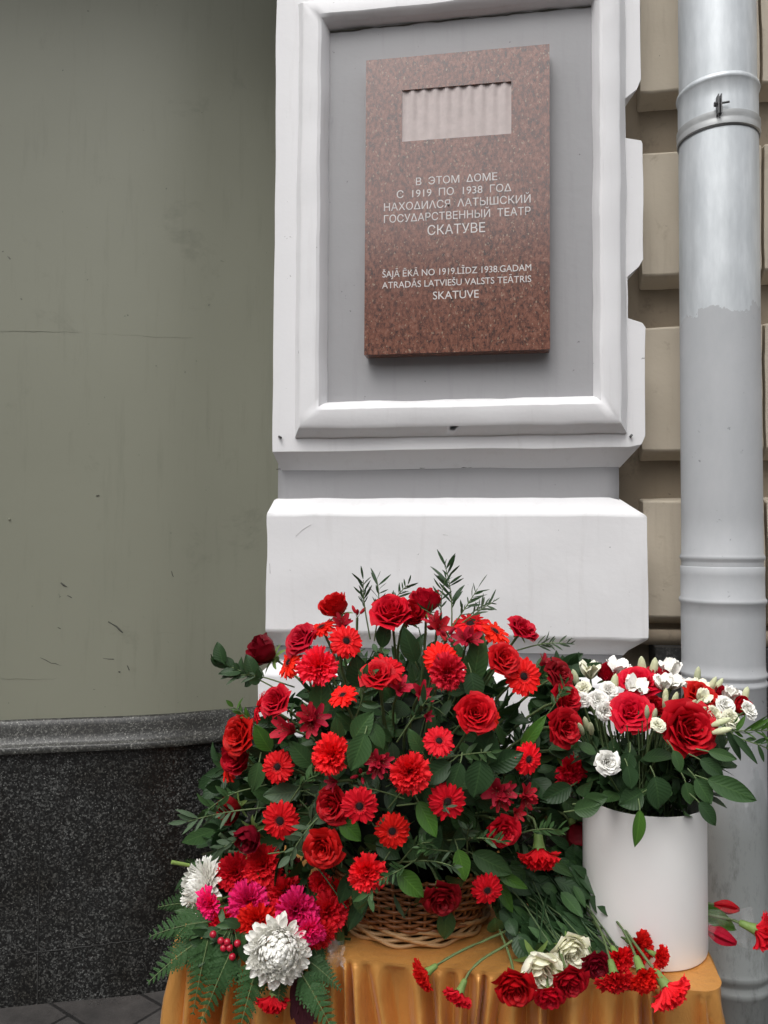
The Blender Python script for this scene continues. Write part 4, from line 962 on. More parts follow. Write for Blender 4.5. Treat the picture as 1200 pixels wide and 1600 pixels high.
TV = [
 ('rose', 986, 1114, 66, 'rose_big', (-.25, .6, .75), 0, 'red rose in the white box, left of the biggest rose'),
 ('rose', 1074, 1138, 78, 'rose_big', (.05, .35, .95), -.02, 'biggest red rose, fully open at the front of the white box'),
 ('rose', 997, 1068, 62, 'rose_big', (-.1, .85, .5), 0, 'flat red rose under the tall buds at the back of the white box'),
 ('rose', 1028, 1058, 40, 'rose', (.1, .85, .5), .03, 'small red rose at the back, right of the tall green buds'),
 ('rose', 1096, 1092, 60, 'rose_big', (.3, .75, .55), 0, 'red rose partly hidden by cream buds, right half of the white box'),
 ('rosebud', 1156, 1106, 28, 'rose', (.5, .6, .6), .02, 'small red rose between white lisianthus at the far right'),
 ('rosebud', 1126, 1087, 26, 'rose', (.3, .8, .5), .03, 'little red rose behind the white lisianthus at the right'),
 ('rosebud', 949, 1056, 30, 'rose', (-.2, .8, .5), .04, 'little red rose behind the tall white blooms at the left'),
 ('rosebud', 1021, 1106, 30, 'rose', (.2, .5, .8), .02, 'little red rose squeezed between the two largest vase roses'),
 ('openlis', 922, 1047, 34, 'cream_petal', (-.1, .95, .2), .02, 'tall cream lisianthus with a brownish streak, leftmost at the back'),
 ('openlis', 965, 1046, 42, 'white_petal', (.3, .9, .3), .02, 'white trumpet shaped lisianthus standing high at the back'),
 ('lisianthus', 911, 1075, 26, 'cream_petal', (-.4, .7, .5), 0, 'cream half-open lisianthus at the left rim of the white box'),
 ('lisianthus', 952, 1079, 30, 'white_petal', (.1, .6, .8), -.01, 'round white lisianthus above the left vase rose'),
 ('lisianthus', 934, 1094, 32, 'white_petal', (-.1, .5, .85), -.02, 'largest white lisianthus bloom, left side of the white box'),
 ('lisianthus', 911, 1094, 26, 'white_petal', (-.5, .4, .7), .0, 'small white lisianthus half hidden at the left, by the red rim roses'),
 ('lisianthus', 946, 1111, 32, 'white_petal', (.1, .1, .95), .0, 'shaded white lisianthus under the largest white bloom'),
 ('openlis', 993, 1074, 38, 'white_petal', (.1, .8, .6), -.04, 'white curly lisianthus before the flat red rose'),
 ('openlis', 1047, 1046, 36, 'white_petal', (0, .95, .2), .02, 'tallest white lisianthus at the back, right of the small rose'),
 ('openlis', 1036, 1067, 30, 'white_petal', (-.1, .85, .4), -.02, 'white bell shaped lisianthus, left one of a pair in the middle'),
 ('openlis', 1054, 1067, 30, 'white_petal', (.25, .85, .4), -.02, 'white bell shaped lisianthus, right one of a pair in the middle'),
 ('lisianthus', 1028, 1133, 26, 'cream_petal', (.05, .6, .7), -.05, 'cream bud-like lisianthus between the two front roses'),
 ('lisianthus', 949, 1191, 40, 'white_petal', (-.05, .25, .95), -.05, 'single white lisianthus facing out among the leaves above the box'),
 ('lisianthus', 1113, 1118, 32, 'cream_petal', (.2, .5, .8), -.04, 'cream lisianthus touching the right edge of the biggest rose'),
 ('lisianthus', 1142, 1124, 32, 'cream_petal', (.3, .45, .8), -.04, 'cream lisianthus lower right, beside the green drooping stem'),
 ('lisianthus', 1133, 1102, 34, 'white_petal', (.2, .65, .7), -.02, 'white lisianthus above the two lower cream ones'),
 ('openlis', 1141, 1086, 32, 'white_petal', (.2, .9, .3), .0, 'upright white lisianthus at the back right'),
 ('lisianthus', 1169, 1110, 34, 'white_petal', (.5, .5, .6), -.01, 'white lisianthus farthest right, in front of the drainpipe'),
 ('openlis', 1075, 1072, 26, 'white_petal', (.1, .8, .5), .0, 'little white lisianthus above the half hidden red rose'),
 ('openlis', 1094, 1074, 30, 'cream_petal', (.2, .9, .3), .0, 'cream lisianthus above the half hidden red rose, by green buds'),
 ('openlis', 1099, 1090, 28, 'cream_petal', (.2, .7, .7), -.05, 'cream lisianthus lying over the half hidden red rose'),
 (('lisbud', 1), 1009, 1038, 60, None, (0, 1, .1), .0, 'cluster of tall greenish buds standing highest in the white box'),
 (('lisbud', 0), 1090, 1052, 30, None, (.1, 1, .1), .0, 'single green bud behind, right of the white tallest bloom'),
 (('lisbud', 2), 1113, 1070, 44, None, (.4, .9, .2), .0, 'pair of green buds leaning right in front of the drainpipe'),
 (('lisbud', 0), 1165, 1084, 34, None, (.2, 1, .2), .0, 'green white bud above the farthest right lisianthus'),
 (('lisbud', 0), 960, 1066, 38, None, (.1, 1, .2), -.02, 'cream bud before the trumpet shaped lisianthus'),
 (('lisbud', 2), 1018, 1114, 34, None, (0, 1, .3), -.06, 'pair of tiny buds before the left front vase rose'),
 (('lisbud', 0), 898, 1056, 32, None, (-.3, .9, .2), .02, 'green bud at the far left of the white box flowers'),
 (('lisbud', 1), 914, 1132, 44, None, (-.3, .8, .5), .0, 'green buds hanging low at the left by the rim roses'),
 (('lisbud', 1), 1046, 1088, 44, None, (.0, .9, .4), -.03, 'green buds in the middle below the white pair'),
 (('lisbud', 2), 1128, 1138, 46, None, (.7, .4, .5), -.04, 'green buds pointing right below the cream lisianthus'),
 (('lisbud', 1), 1092, 1101, 42, None, (.2, .7, .7), -.07, 'green buds in front of the half hidden red rose'),
]
for kind, px, py, sz, mt, fc, dj, lab in TV:
    place(kind, px, py, sz * (.94 if kind == 'lisianthus' else 1.06), vpos(px, py, dj), scr(*fc), mt, lab, GV, VT + Vector((random.Random(px).uniform(-.06, .06), random.Random(py).uniform(-.06, .06), 0)), 1.0, .0022)

# flowers lying on the table ------------------------------------------
GT = 'cut flowers lying on the table'
def tpos(px, py, z): 
    p = atz(px, py, z); return p
TT = [
 ('whiterose', 840, 1508, 62, 'cream_petal', (.15, -.22, .95), .80, (790, 1430), 'white rose lying in front, lower left of the two white ones'),
 ('whiterose', 892, 1484, 58, 'cream_petal', (.15, -.15, .95), .80, (850, 1420), 'white rose lying in front, upper right of the two white ones'),
 ('rose', 804, 1540, 60, 'rose_big', (-.1, -.3, .95), .775, (780, 1450), 'open red rose lying at the table edge, left of the white roses'),
 ('rose', 858, 1556, 50, 'rose', (-.05, -.5, .85), .768, (840, 1450), 'dark red rose lying lowest, beneath the white roses'),
 ('rose', 890, 1530, 54, 'rose', (.1, -.35, .9), .775, (860, 1440), 'red rose lying right below the upper white rose'),
 ('rose', 931, 1506, 48, 'rose_dark', (.1, -.3, .9), .785, (880, 1430), 'dark red rose lying between a white rose and the carnations'),
 ('carnation', 968, 1498, 44, 'carn_red', (.2, -.2, .9), .79, (890, 1400), 'red carnation at the back of the heap before the white box'),
 ('carnation', 962, 1531, 54, 'carn_red', (.05, -.6, .8), .785, (900, 1400), 'red carnation at the front left of the heap by the white box'),
 ('carnation', 1006, 1527, 54, 'carn_red', (.1, -.5, .8), .785, (920, 1400), 'red carnation in the middle of the heap by the white box'),
 ('carnation', 1000, 1478, 46, 'carn_red', (.5, .1, .8), .815, (900, 1390), 'red carnation at the top of the heap, against the white box'),
 ('carnation', 1031, 1495, 34, 'carn_red', (.6, .0, .7), .80, (930, 1400), 'small red carnation at the right top of the heap'),
 ('carnation', 1046, 1548, 62, 'carn', (.55, -.7, .4), .775, (960, 1430), 'pinkish red carnation turned away at the right end of the heap'),
 ('carnation', 662, 1523, 44, 'carn_red', (-.85, -.45, .25), .772, (790, 1455), 'red carnation lying alone under the basket, left one of two'),
 ('carnation', 716, 1556, 44, 'carn_red', (-.45, -.8, .3), .768, (800, 1470), 'red carnation lying under the basket, right one of two'),
]
for kind, px, py, sz, mt, fc, z, tg, lab in TT:
    p = at(px, py, YT - .062 + max(0, 1535 - py) * .0016)
    if px < 730: p = at(px, py, YT - (.062 if py > 1540 else .040))
    place(kind, px, py, sz * 1.05, p, scr(*fc), mt, lab, GT, atz(tg[0], tg[1], .79), 1.0, .0024)
GR = 'flowers of the wrapped bunch behind the white box'
for kind, px, py, sz, mt, fc, Y, tg, lab in [
    ('tulip', 1134, 1417, 34, 'rose', (.75, -.1, .1), 1.66, (1040, 1400), 'dark pink tulip bud behind the white box, the higher of two'),
    ('tulip', 1124, 1461, 44, 'tulip', (.85, -.3, .35), 1.62, (1030, 1440), 'red tulip lying behind the white box, the lower of two'),
    ('carnation', 1189, 1456, 52, 'carn_red', (.85, -.25, .35), 1.60, (1080, 1425), 'red carnation cut by the right picture edge, before the drainpipe')]:
    place(kind, px, py, sz * 1.1, at(px, py, Y), scr(*fc), mt, lab, GR, at(tg[0], tg[1], Y + .03), 1.0, .003)

# bunch on the left table corner ---------------------------------------
GL = 'flowers of the bunch on the left table corner'
LC = at(420, 1420, 1.56)
TL = [
 (('chrysanthemum', 0), 313, 1385, 84, 'white_petal', (-.75, .35, .45), .02, 'white chrysanthemum seen from the side at the left corner'),
 (('chrysanthemum', 1), 434, 1490, 96, 'white_petal', (.1, .25, .95), -.065, 'big white round chrysanthemum at the front of the left bunch'),
 ('carnation', 367, 1364, 56, 'carn_red', (-.2, .3, .9), 0, 'red carnation beside the side-on chrysanthemum, top left of the bunch'),
 ('carnation', 411, 1353, 60, 'carn', (.1, .45, .85), 0, 'red carnation standing highest in the left bunch'),
 ('carnation', 446, 1394, 52, 'carn_red', (.2, .2, .9), .03, 'shaded red carnation above the right-hand pink one'),
 ('carnation', 348, 1441, 54, 'carn_red', (-.3, -.2, .9), -.02, 'red carnation above the red berries'),
 ('carnation', 400, 1441, 60, 'carn_red', (-.05, .0, 1), -.04, 'red carnation touching the big chrysanthemum from above'),
 ('carnation', 436, 1430, 44, 'carn_red', (.1, .1, 1), .0, 'small red carnation squeezed between the pink ones'),
 ('carnation', 513, 1425, 62, 'carn', (.3, .1, .9), -.01, 'red carnation at the right end of the left bunch'),
 ('carnation', 496, 1460, 54, 'carn', (.25, -.4, .8), -.01, 'red carnation right of the big chrysanthemum'),
 ('carnation', 326, 1414, 50, 'carn_pink', (-.5, .1, .8), -.045, 'pink carnation leftmost of the three, before the side-on chrysanthemum'),
 ('carnation', 387, 1410, 60, 'carn_pink', (-.05, .35, .9), -.045, 'pink carnation in the middle of the three'),
 ('carnation', 463, 1424, 68, 'carn_pink', (.1, .2, .95), -.055, 'pink carnation rightmost of the three'),
 ('carnation', 482, 1456, 52, 'carn_pink', (.2, -.3, .9), -.05, 'deep pink carnation low between chrysanthemum and red ones'),
 ('carnation', 500, 1380, 36, 'carn', (.0, .3, .9), .02, 'small red carnation above the right end of the left bunch'),
 ('carnation', 530, 1394, 46, 'carn_red', (.4, .2, .8), .03, 'shaded red carnation beside the left end of the basket'),
 ('carnation', 401, 1389, 44, 'carn_red', (-.1, .3, .9), .03, 'shaded red carnation directly behind the middle pink one'),
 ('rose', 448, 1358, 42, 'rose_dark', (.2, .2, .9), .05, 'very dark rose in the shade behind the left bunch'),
 ('carnation', 427, 1564, 50, 'carn_red', (-.1, -.88, .35), -.02, 'red carnation hanging down over the table edge at the left'),
]
for kind, px, py, sz, mt, fc, dj, lab in TL:
    Y = 1.44 + max(-.02, (1500 - py) / 150 * .13) + dj
    place(kind, px, py, sz * 1.05, at(px, py, Y), scr(*fc), mt, lab, GL, (LC + Vector((.03, .12, -.02))) if py < 1550 else at(440, 1470, 1.52), .8, .0024)

# ================================================================ FOLIAGE
def leaf_w(W, a=.85): return lambda v: W * math.sin(math.pi * v ** a) ** .85 + .0004
def add_leaf(mb, p, d, n, L, W, kind='oval', rr=random, mi=0):
    L *= rr.uniform(.75, 1.25); W *= rr.uniform(.7, 1.2)
    if kind == 'oval': blade(mb, p, d, n, L, leaf_w(W, .8), rr.uniform(.1, .7), rr.uniform(.12, .35), 7, 4, W * .10, 1.5, rr.uniform(0, 6), mi=mi)
    elif kind == 'lance': blade(mb, p, d, n, L, leaf_w(W, .9), rr.uniform(.1, .6), rr.uniform(.1, .3), 6, 2, mi=mi)
    else: blade(mb, p, d, n, L, leaf_w(W, 1.0), rr.uniform(-.3, .6), .2, 4, 2, mi=mi)
def rv(rr): 
    while True:
        v = Vector((rr.uniform(-1, 1), rr.uniform(-1, 1), rr.uniform(-1, 1)))
        if .05 < v.length < 1: return v.normalized()
# dense greenery in the basket: too many leaves to count
rr = random.Random(5); mb = MB()
AX = Vector((.345, .27, .335))
nleaf = 0
while nleaf < 1500:
    v = rv(rr)
    if v.z < -.62 : continue
    k = rr.uniform(.55, .93) if v.z < .5 else rr.uniform(.5, .84)
    p = BC + Vector((v.x * AX.x, v.y * AX.y, v.z * AX.z)) * k + Vector((0, 0, .0))
    d = (v * .7 + rv(rr) * .9 + Vector((0, 0, .1))).normalized(); n = (v + rv(rr) * .7 - FWD * .3)
    t_ = rr.random()
    if t_ < .45: add_leaf(mb, p, d, n, rr.uniform(.045, .075), rr.uniform(.014, .022), 'oval', rr, rr.choice((0, 0, 1)))
    elif t_ < .8: add_leaf(mb, p, d, n, rr.uniform(.04, .07), rr.uniform(.006, .010), 'lance', rr, rr.choice((0, 1, 2)))
    else: mb.tube([p - d * .06, p, p + d * .03 + rv(rr) * .01], .0016, 4, 3)
    nleaf += 1
for i in range(420):
    if i < 260: px, py = rr.uniform(825, 905), rr.uniform(1045, 1290)
    else: px, py = rr.uniform(335, 450), rr.uniform(1190, 1400)
    p = at(px, py, (1.74 if i < 260 else 1.62) + rr.uniform(0, .12)); d = (out_face(px, py, .2) + rv(rr) * .8).normalized()
    add_leaf(mb, p, d, rv(rr) - FWD, rr.uniform(.04, .07), rr.uniform(.009, .02), rr.choice(('oval', 'lance')), rr, rr.choice((0, 0, 1)))
core = MB(); rows = []  # dark lump added inside the bouquet so the leaf gaps look deeply shaded
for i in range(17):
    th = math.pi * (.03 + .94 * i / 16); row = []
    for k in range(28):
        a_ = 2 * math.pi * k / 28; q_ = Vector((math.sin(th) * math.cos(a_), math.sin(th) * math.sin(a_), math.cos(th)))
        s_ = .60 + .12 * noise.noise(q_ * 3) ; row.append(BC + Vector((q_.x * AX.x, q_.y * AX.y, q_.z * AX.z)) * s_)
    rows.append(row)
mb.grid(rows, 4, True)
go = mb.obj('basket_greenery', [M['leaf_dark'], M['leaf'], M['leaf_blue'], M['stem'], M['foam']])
tag(go, 'mass of dark green leaves filling the basket between the flowers', 'greenery', kind='stuff')
# greenery of the box
mb = MB(); rr = random.Random(8)
for i in range(330):
    a_ = rr.uniform(0, 6.28); r_ = VR * rr.uniform(.2, 1.25); h_ = rr.uniform(0, .11); r_ *= (.75 + h_ * 2.4)
    p = VC + Vector((r_ * math.cos(a_), r_ * math.sin(a_) * .9, VH + h_ - .01)); v = Vector((math.cos(a_), math.sin(a_), .4))
    d = (v * .6 + rv(rr) * .6 + Vector((0, 0, .2 if h_ > .03 else .45))).normalized()
    if h_ < .03 and r_ > VR * .9: p.z += .02
    add_leaf(mb, p, d, v * .6 + Vector((0, 0, .6)) + rv(rr) * .5, rr.uniform(.035, .06), rr.uniform(.010, .02), rr.choice(('oval', 'lance')), rr, rr.choice((0, 0, 1)))
for i in range(70):
    a_ = rr.uniform(0, 6.28); r_ = VR * rr.uniform(.1, .8); b0 = VC + Vector((r_ * math.cos(a_), r_ * math.sin(a_), VH - .04)); k = rr.uniform(1.2, 1.7)
    mb.tube([b0, b0 + Vector((0, 0, .09)), VC + Vector((r_ * k * math.cos(a_), r_ * k * math.sin(a_), VH + rr.uniform(.12, .2)))], .0014, 4, 2)
tag(mb.obj('box_greenery', [M['leaf_dark'], M['leaf'], M['stem']]), 'dark green leaves and stems packed in the white box', 'greenery', kind='stuff')
# leaves and stems heaped between basket and box
mb = MB(); rr = random.Random(9)
for i in range(260):
    px, py = rr.uniform(770, 935), rr.uniform(1330, 1480)
    if py > 1380 + (px - 760) * .75 + 60 or (px < 800 and py > 1450): continue
    p = at(px, py, 1.47 + (1500 - py) / 170 * .14 + rr.uniform(.0, .08)); p.z = max(p.z, ZT + .01)
    d = scr(rr.uniform(.0, 1), -rr.uniform(.1, .8), rr.uniform(-.2, .5))
    add_leaf(mb, p, d, scr(rr.uniform(-.4, .4), .6, .8), rr.uniform(.04, .08), rr.uniform(.006, .018), rr.choice(('oval', 'lance', 'lance')), rr, rr.choice((0, 0, 1)))
for i in range(60):
    a = at(rr.uniform(770, 880), rr.uniform(1360, 1430), 1.60); b2 = atz(rr.uniform(840, 1000), rr.uniform(1460, 1500), ZT + rr.uniform(.01, .05))
    if b2.y < YT + .02: b2.y = YT + .02
    mb.tube([a, a.lerp(b2, .5) + Vector((0, 0, .01)), b2], rr.uniform(.0012, .0022), 5, rr.choice((2, 0)))
for i in range(46):
    p = at(rr.uniform(845, 925), rr.uniform(1325, 1375), rr.uniform(1.62, 1.72))
    add_leaf(mb, p, scr(rr.uniform(-1, 1), rr.uniform(-.8, .6), rr.uniform(-.1, .4)), scr(rr.uniform(-.4, .4), .5, .8), rr.uniform(.04, .07), rr.uniform(.010, .020), 'oval', rr, rr.choice((0, 0, 1)))
tag(mb.obj('stem_heap', [M['leaf_dark'], M['leaf'], M['stem']]), 'heap of dark cut stems and leaves between basket and white box', 'greenery', kind='stuff')
# greenery under the left bunch
mb = MB(); rr = random.Random(10)
for i in range(240):
    px, py = rr.uniform(300, 540), rr.uniform(1345, 1500)
    p = at(px, py, 1.47 + (1500 - py) / 150 * .13 + rr.uniform(.0, .06))
    add_leaf(mb, p, scr(rr.uniform(-1, .6), rr.uniform(-.8, .8), rr.uniform(0, .5)), scr(0, .5, .8) + rv(rr) * .4, rr.uniform(.03, .06), rr.uniform(.005, .014), rr.choice(('oval', 'lance')), rr, rr.choice((0, 1)))
for i in range(60):
    p = at(rr.uniform(318, 385), rr.uniform(1445, 1500), rr.uniform(1.432, 1.45))
    add_leaf(mb, p, scr(rr.uniform(-1, .5), rr.uniform(-1, .3), rr.uniform(-.1, .3)), scr(0, .4, .9) + rv(rr) * .3, rr.uniform(.025, .045), rr.uniform(.004, .011), rr.choice(('oval', 'lance')), rr, rr.choice((0, 1)))
tag(mb.obj('bunch_greenery', [M['leaf_dark'], M['leaf']]), 'green filler leaves between the carnations of the left bunch', 'greenery', kind='stuff')

USED = {}
def rel_label(desc, px, py):
    for fx, fy, lab in sorted(FLOWERS, key=lambda f: (f[0] - px) ** 2 + (f[1] - py) ** 2):
        dx, dy = px - fx, py - fy
        rel = ('right of' if dx > 0 else 'left of') if abs(dx) > abs(dy) else ('below' if dy > 0 else 'above')
        short = lab.split(',')[0]
        L = f'{desc} {rel} the {short}'
        if len(L.split()) <= 16 and L not in USED: USED[L] = 1; return L
    return desc
def spray(name, px, py, pos, ang, Lpx, kind, mat, desc, group, toward=.25, n=9, lw=1.0, seed=0, ll=None, cat='leaf sprig'):
    """a sprig whose stem starts at pos and runs in the screen direction ang (degrees, 0 = right, 90 = up)"""
    rr = random.Random(seed * 31 + int(px * 7 + py)); sc = depth(pos) / FPX; L = Lpx * sc
    d0 = scr(math.cos(R_(ang)), math.sin(R_(ang)), toward); nn = scr(-math.sin(R_(ang)) * .3, .35, .9); side = d0.cross(nn).normalized()
    root = empty(name, pos, None, None, group); root['label'] = rel_label(desc, px, py); root['category'] = cat
    st = MB(); lf = MB(); bend = rr.uniform(-.25, .25)
    pts = [d0 * (L * t_) + side * (bend * L * t_ * t_) - UP * (.12 * L * t_ * t_) for t_ in [i / 8 for i in range(9)]]
    st.tube([-d0 * .05] + pts, [.0016] + [.0016 - .0008 * i / 8 for i in range(9)], 5)
    lk = ll or {'oval': .34, 'lance': .40, 'needle': .34}[kind]
    for i in range(n):
        t_ = .18 + .82 * i / max(1, n - 1); k = min(7, int(t_ * 8)); p = pts[k].lerp(pts[k + 1], t_ * 8 - k)
        for s_ in ((1, -1) if i < n - 1 else (0,)):
            if kind != 'oval' and s_ and rr.random() < .22: continue
            p = p + d0 * (L * rr.uniform(-.03, .03))
            dd = (d0 * rr.uniform(.45, 1.2) + side * s_ * rr.uniform(.3, .9) + nn * rr.uniform(-.5, .6)).normalized()
            ls = L * lk * rr.uniform(.5, 1.2) * (1 if kind != 'oval' else 1); W = ls * {'oval': .26, 'lance': .13, 'needle': .10}[kind] * lw
            add_leaf(lf, p, dd, nn + rv(rr) * .8, ls, W, kind, rr)
    st.obj('stem', M['stem'], root); lf.obj('leaves', M[mat], root)
    return root
def big_leaf(px, py, pos, ang, Lpx, Wpx, mat, desc, group, toward=.35, kind='oval', roll=0):
    rr = random.Random(int(px * 3 + py)); sc = depth(pos) / FPX; L, W = Lpx * sc, Wpx * sc * .5
    d0 = scr(math.cos(R_(ang)), math.sin(R_(ang)), toward); nn = scr(-math.sin(R_(ang)) * .2 + roll, .3, .95)
    root = empty('leaf', pos - d0 * L * .5, None, None, group); root['label'] = rel_label(desc, px, py); root['category'] = 'leaf'
    lf = MB(); blade(lf, (0, 0, 0), d0, nn, L, leaf_w(W, .82), rr.uniform(.2, .6), .22, 12, 6, W * .08, 1.5, rr.uniform(0, 6)); lf.obj('blade', M[mat], root)
    vn = MB(); n_ = (nn - d0 * nn.dot(d0)).normalized(); vn.tube([-d0 * .018 - nn * .006, -d0 * .006, d0 * L * .02], .0014, 5); vn.obj('stalk', M['stem'], root)
GF = 'leaf sprigs among the basket flowers'
for i, (px, py, ang, L, kind, mat, desc, n, tw) in enumerate([
    (572, 962, 100, 60, 'needle', 'leaf_dark', 'dark narrow-leaved sprig rising against the white wall', 9, .0), (606, 958, 68, 56, 'needle', 'leaf_dark', 'dark narrow-leaved sprig rising against the white wall', 8, .0),
    (690, 968, 96, 70, 'needle', 'leaf_dark', 'thin dark sprig rising against the white wall', 7, .0), (706, 970, 88, 92, 'needle', 'leaf_dark', 'tall thin dark sprig rising against the white wall', 10, .0), (712, 972, 55, 66, 'needle', 'leaf_dark', 'thin dark sprig leaning right against the white wall', 9, .0),
    (720, 975, 38, 60, 'needle', 'leaf_blue', 'low grey green sprig leaning right against the white wall', 9, .1), (696, 985, 118, 52, 'needle', 'leaf_dark', 'short dark sprig leaning left against the white wall', 8, .1), (590, 965, 82, 64, 'needle', 'leaf_dark', 'wispy dark sprig rising against the white wall', 8, .1),
    (738, 958, 45, 36, 'needle', 'leaf_blue', 'grey green sprig tip against the white wall', 7, .1),
    (830, 1010, 18, 56, 'needle', 'leaf_blue', 'grey green sprig pointing right', 9, .2),
    (420, 1070, 150, 84, 'oval', 'leaf_dark', 'dark round-leaved sprig sticking out left', 6, .1), (425, 1062, 160, 62, 'needle', 'leaf_blue', 'pale narrow-leaved sprig sticking out left', 7, .1),
    (385, 1265, 184, 82, 'needle', 'leaf_blue', 'pale thin sprig pointing left over the granite', 7, .1), (395, 1130, 130, 40, 'lance', 'leaf_bright', 'bright green sprig at the left edge', 4, .2),
    (380, 1235, 190, 50, 'lance', 'leaf', 'green sprig pointing left', 6, .2), (400, 1300, 200, 56, 'lance', 'leaf_blue', 'grey green sprig', 6, .2),
    (600, 1238, 150, 44, 'needle', 'leaf_blue', 'grey green thin-leaved sprig', 7, .6), (625, 1240, 60, 44, 'needle', 'leaf_blue', 'grey green thin-leaved sprig', 7, .6), (655, 1255, 20, 44, 'needle', 'leaf_blue', 'grey green thin-leaved sprig', 7, .6),
    (640, 1330, 60, 50, 'needle', 'leaf', 'green thin-leaved sprig', 8, .6), (655, 1345, 20, 56, 'needle', 'leaf_blue', 'grey green thin-leaved sprig', 8, .6), (640, 1350, 200, 50, 'needle', 'leaf', 'green thin-leaved sprig', 8, .6),
    (730, 1320, 95, 52, 'needle', 'leaf_blue', 'grey green star-like sprig', 8, .7), (735, 1310, 20, 50, 'needle', 'leaf', 'green thin-leaved sprig', 8, .6), (700, 1330, 160, 50, 'needle', 'leaf', 'green thin-leaved sprig', 8, .6),
    (465, 1235, 60, 56, 'lance', 'leaf', 'green narrow-leaved sprig', 6, .5), (480, 1290, 55, 60, 'lance', 'leaf_blue', 'grey green feathery sprig', 8, .5), (500, 1275, 215, 60, 'lance', 'leaf_blue', 'grey green feathery sprig', 8, .5),
    (745, 1155, 100, 40, 'needle', 'leaf_bright', 'bright green pointed sprig', 6, .6), (720, 1180, 20, 50, 'lance', 'leaf', 'green narrow-leaved sprig', 5, .6), (612, 1300, 120, 40, 'needle', 'leaf_blue', 'grey green thin sprig covering a petal', 5, .8),
    (560, 1110, 70, 60, 'lance', 'leaf', 'green narrow-leaved sprig', 6, .4), (640, 1130, 60, 60, 'lance', 'leaf_dark', 'dark narrow-leaved sprig', 6, .4), (860, 1110, 60, 50, 'needle', 'leaf', 'green thin-leaved sprig', 8, .4),
    (450, 1330, 20, 50, 'lance', 'leaf', 'green narrow-leaved sprig', 6, .5), (820, 1300, 30, 56, 'needle', 'leaf', 'green thin-leaved sprig', 8, .5), (600, 1345, 230, 50, 'lance', 'leaf', 'green narrow-leaved sprig', 6, .5)]):
    p = basket_pos(px, py, .015 if py > 1000 else .03)
    spray('leaf_sprig', px, py, p, ang, L * (1.05 if i < 10 else 1.1), kind, mat, desc, GF, tw, int(n * (1.15 if i < 10 else 1.5)), .75 if i < 10 else 1.25, i)
GBL = 'single leaves among the basket flowers'
for px, py, ang, L, W, mat, desc, dj in [
    (565, 1135, 60, 56, 34, 'leaf', 'broad green leaf', -.01), (560, 1176, 250, 62, 38, 'leaf', 'broad veined green leaf', -.02), (590, 1150, 300, 46, 24, 'leaf', 'oval green leaf', 0), (527, 1140, 100, 44, 22, 'leaf', 'oval green leaf', .01),
    (680, 1208, 210, 60, 34, 'leaf_dark', 'broad dark green leaf', -.01), (712, 1216, 250, 50, 30, 'leaf_dark', 'broad dark green leaf', -.01), (748, 1218, 260, 60, 46, 'leaf_dark', 'large round dark green leaf', -.02), (760, 1168, 80, 60, 44, 'leaf_dark', 'large dark green leaf', .0), (790, 1188, 30, 60, 34, 'leaf_dark', 'long dark green leaf', .0),
    (745, 1030, 85, 84, 36, 'leaf', 'long smooth upright green leaf', .03), (832, 1146, 60, 70, 20, 'leaf_bright', 'narrow bright leaf with curled tip', 0), (741, 1075, 280, 50, 34, 'leaf_dark', 'broad dark leaf', .02),
    (548, 1297, 320, 46, 28, 'leaf_bright', 'bright green leaf', .0), (668, 1280, 300, 60, 30, 'leaf_bright', 'bright green pointed leaf', -.01), (642, 1382, 320, 56, 32, 'leaf_bright', 'bright pointed leaf over the basket rim', -.01), (563, 1404, 280, 52, 26, 'leaf', 'green leaf hanging over the basket', -.01),
    (697, 1446, 268, 46, 30, 'leaf', 'pointed green leaf hanging before the wicker', .0), (722, 1352, 285, 48, 28, 'leaf_bright', 'bright pointed leaf', -.01), (800, 1376, 340, 56, 18, 'leaf_bright', 'glossy narrow bright leaf', -.01), (790, 1402, 300, 52, 20, 'leaf_bright', 'glossy bright leaf', .0), (770, 1350, 340, 70, 34, 'leaf', 'long glossy green leaf', .02),
    (868, 1350, 330, 66, 20, 'leaf', 'long glossy green leaf', -.03), (470, 1180, 130, 56, 30, 'leaf', 'broad green leaf', .01), (400, 1215, 260, 48, 26, 'leaf', 'round green leaf', .0), (410, 1155, 120, 50, 28, 'leaf_bright', 'bright green leaf', .0), (440, 1240, 180, 60, 30, 'leaf_blue', 'broad greyish leaf', .01),
    (640, 1010, 110, 60, 30, 'leaf_dark', 'dark upright leaf', .03), (600, 990, 80, 50, 24, 'leaf_dark', 'dark upright leaf', .03), (560, 1050, 100, 60, 40, 'leaf_dark', 'broad dark leaf', .04), (500, 1090, 90, 70, 36, 'leaf', 'tall smooth green leaf', .03),
    (890, 1170, 10, 66, 30, 'leaf', 'broad dark leaf', .03), (870, 1240, 200, 56, 30, 'leaf_dark', 'dark leaf', .03), (900, 1265, 330, 50, 28, 'leaf', 'oval green leaf', .02), (540, 1390, 250, 50, 26, 'leaf_dark', 'dark green leaf', .0), (805, 1430, 280, 70, 40, 'leaf_dark', 'large dark shaded leaf', .05), (650, 1160, 120, 46, 22, 'leaf', 'green leaf', .01)]:
    big_leaf(px, py, basket_pos(px, py, dj), ang, L, W, mat, desc, GBL)
GVL = 'single leaves of the white box'
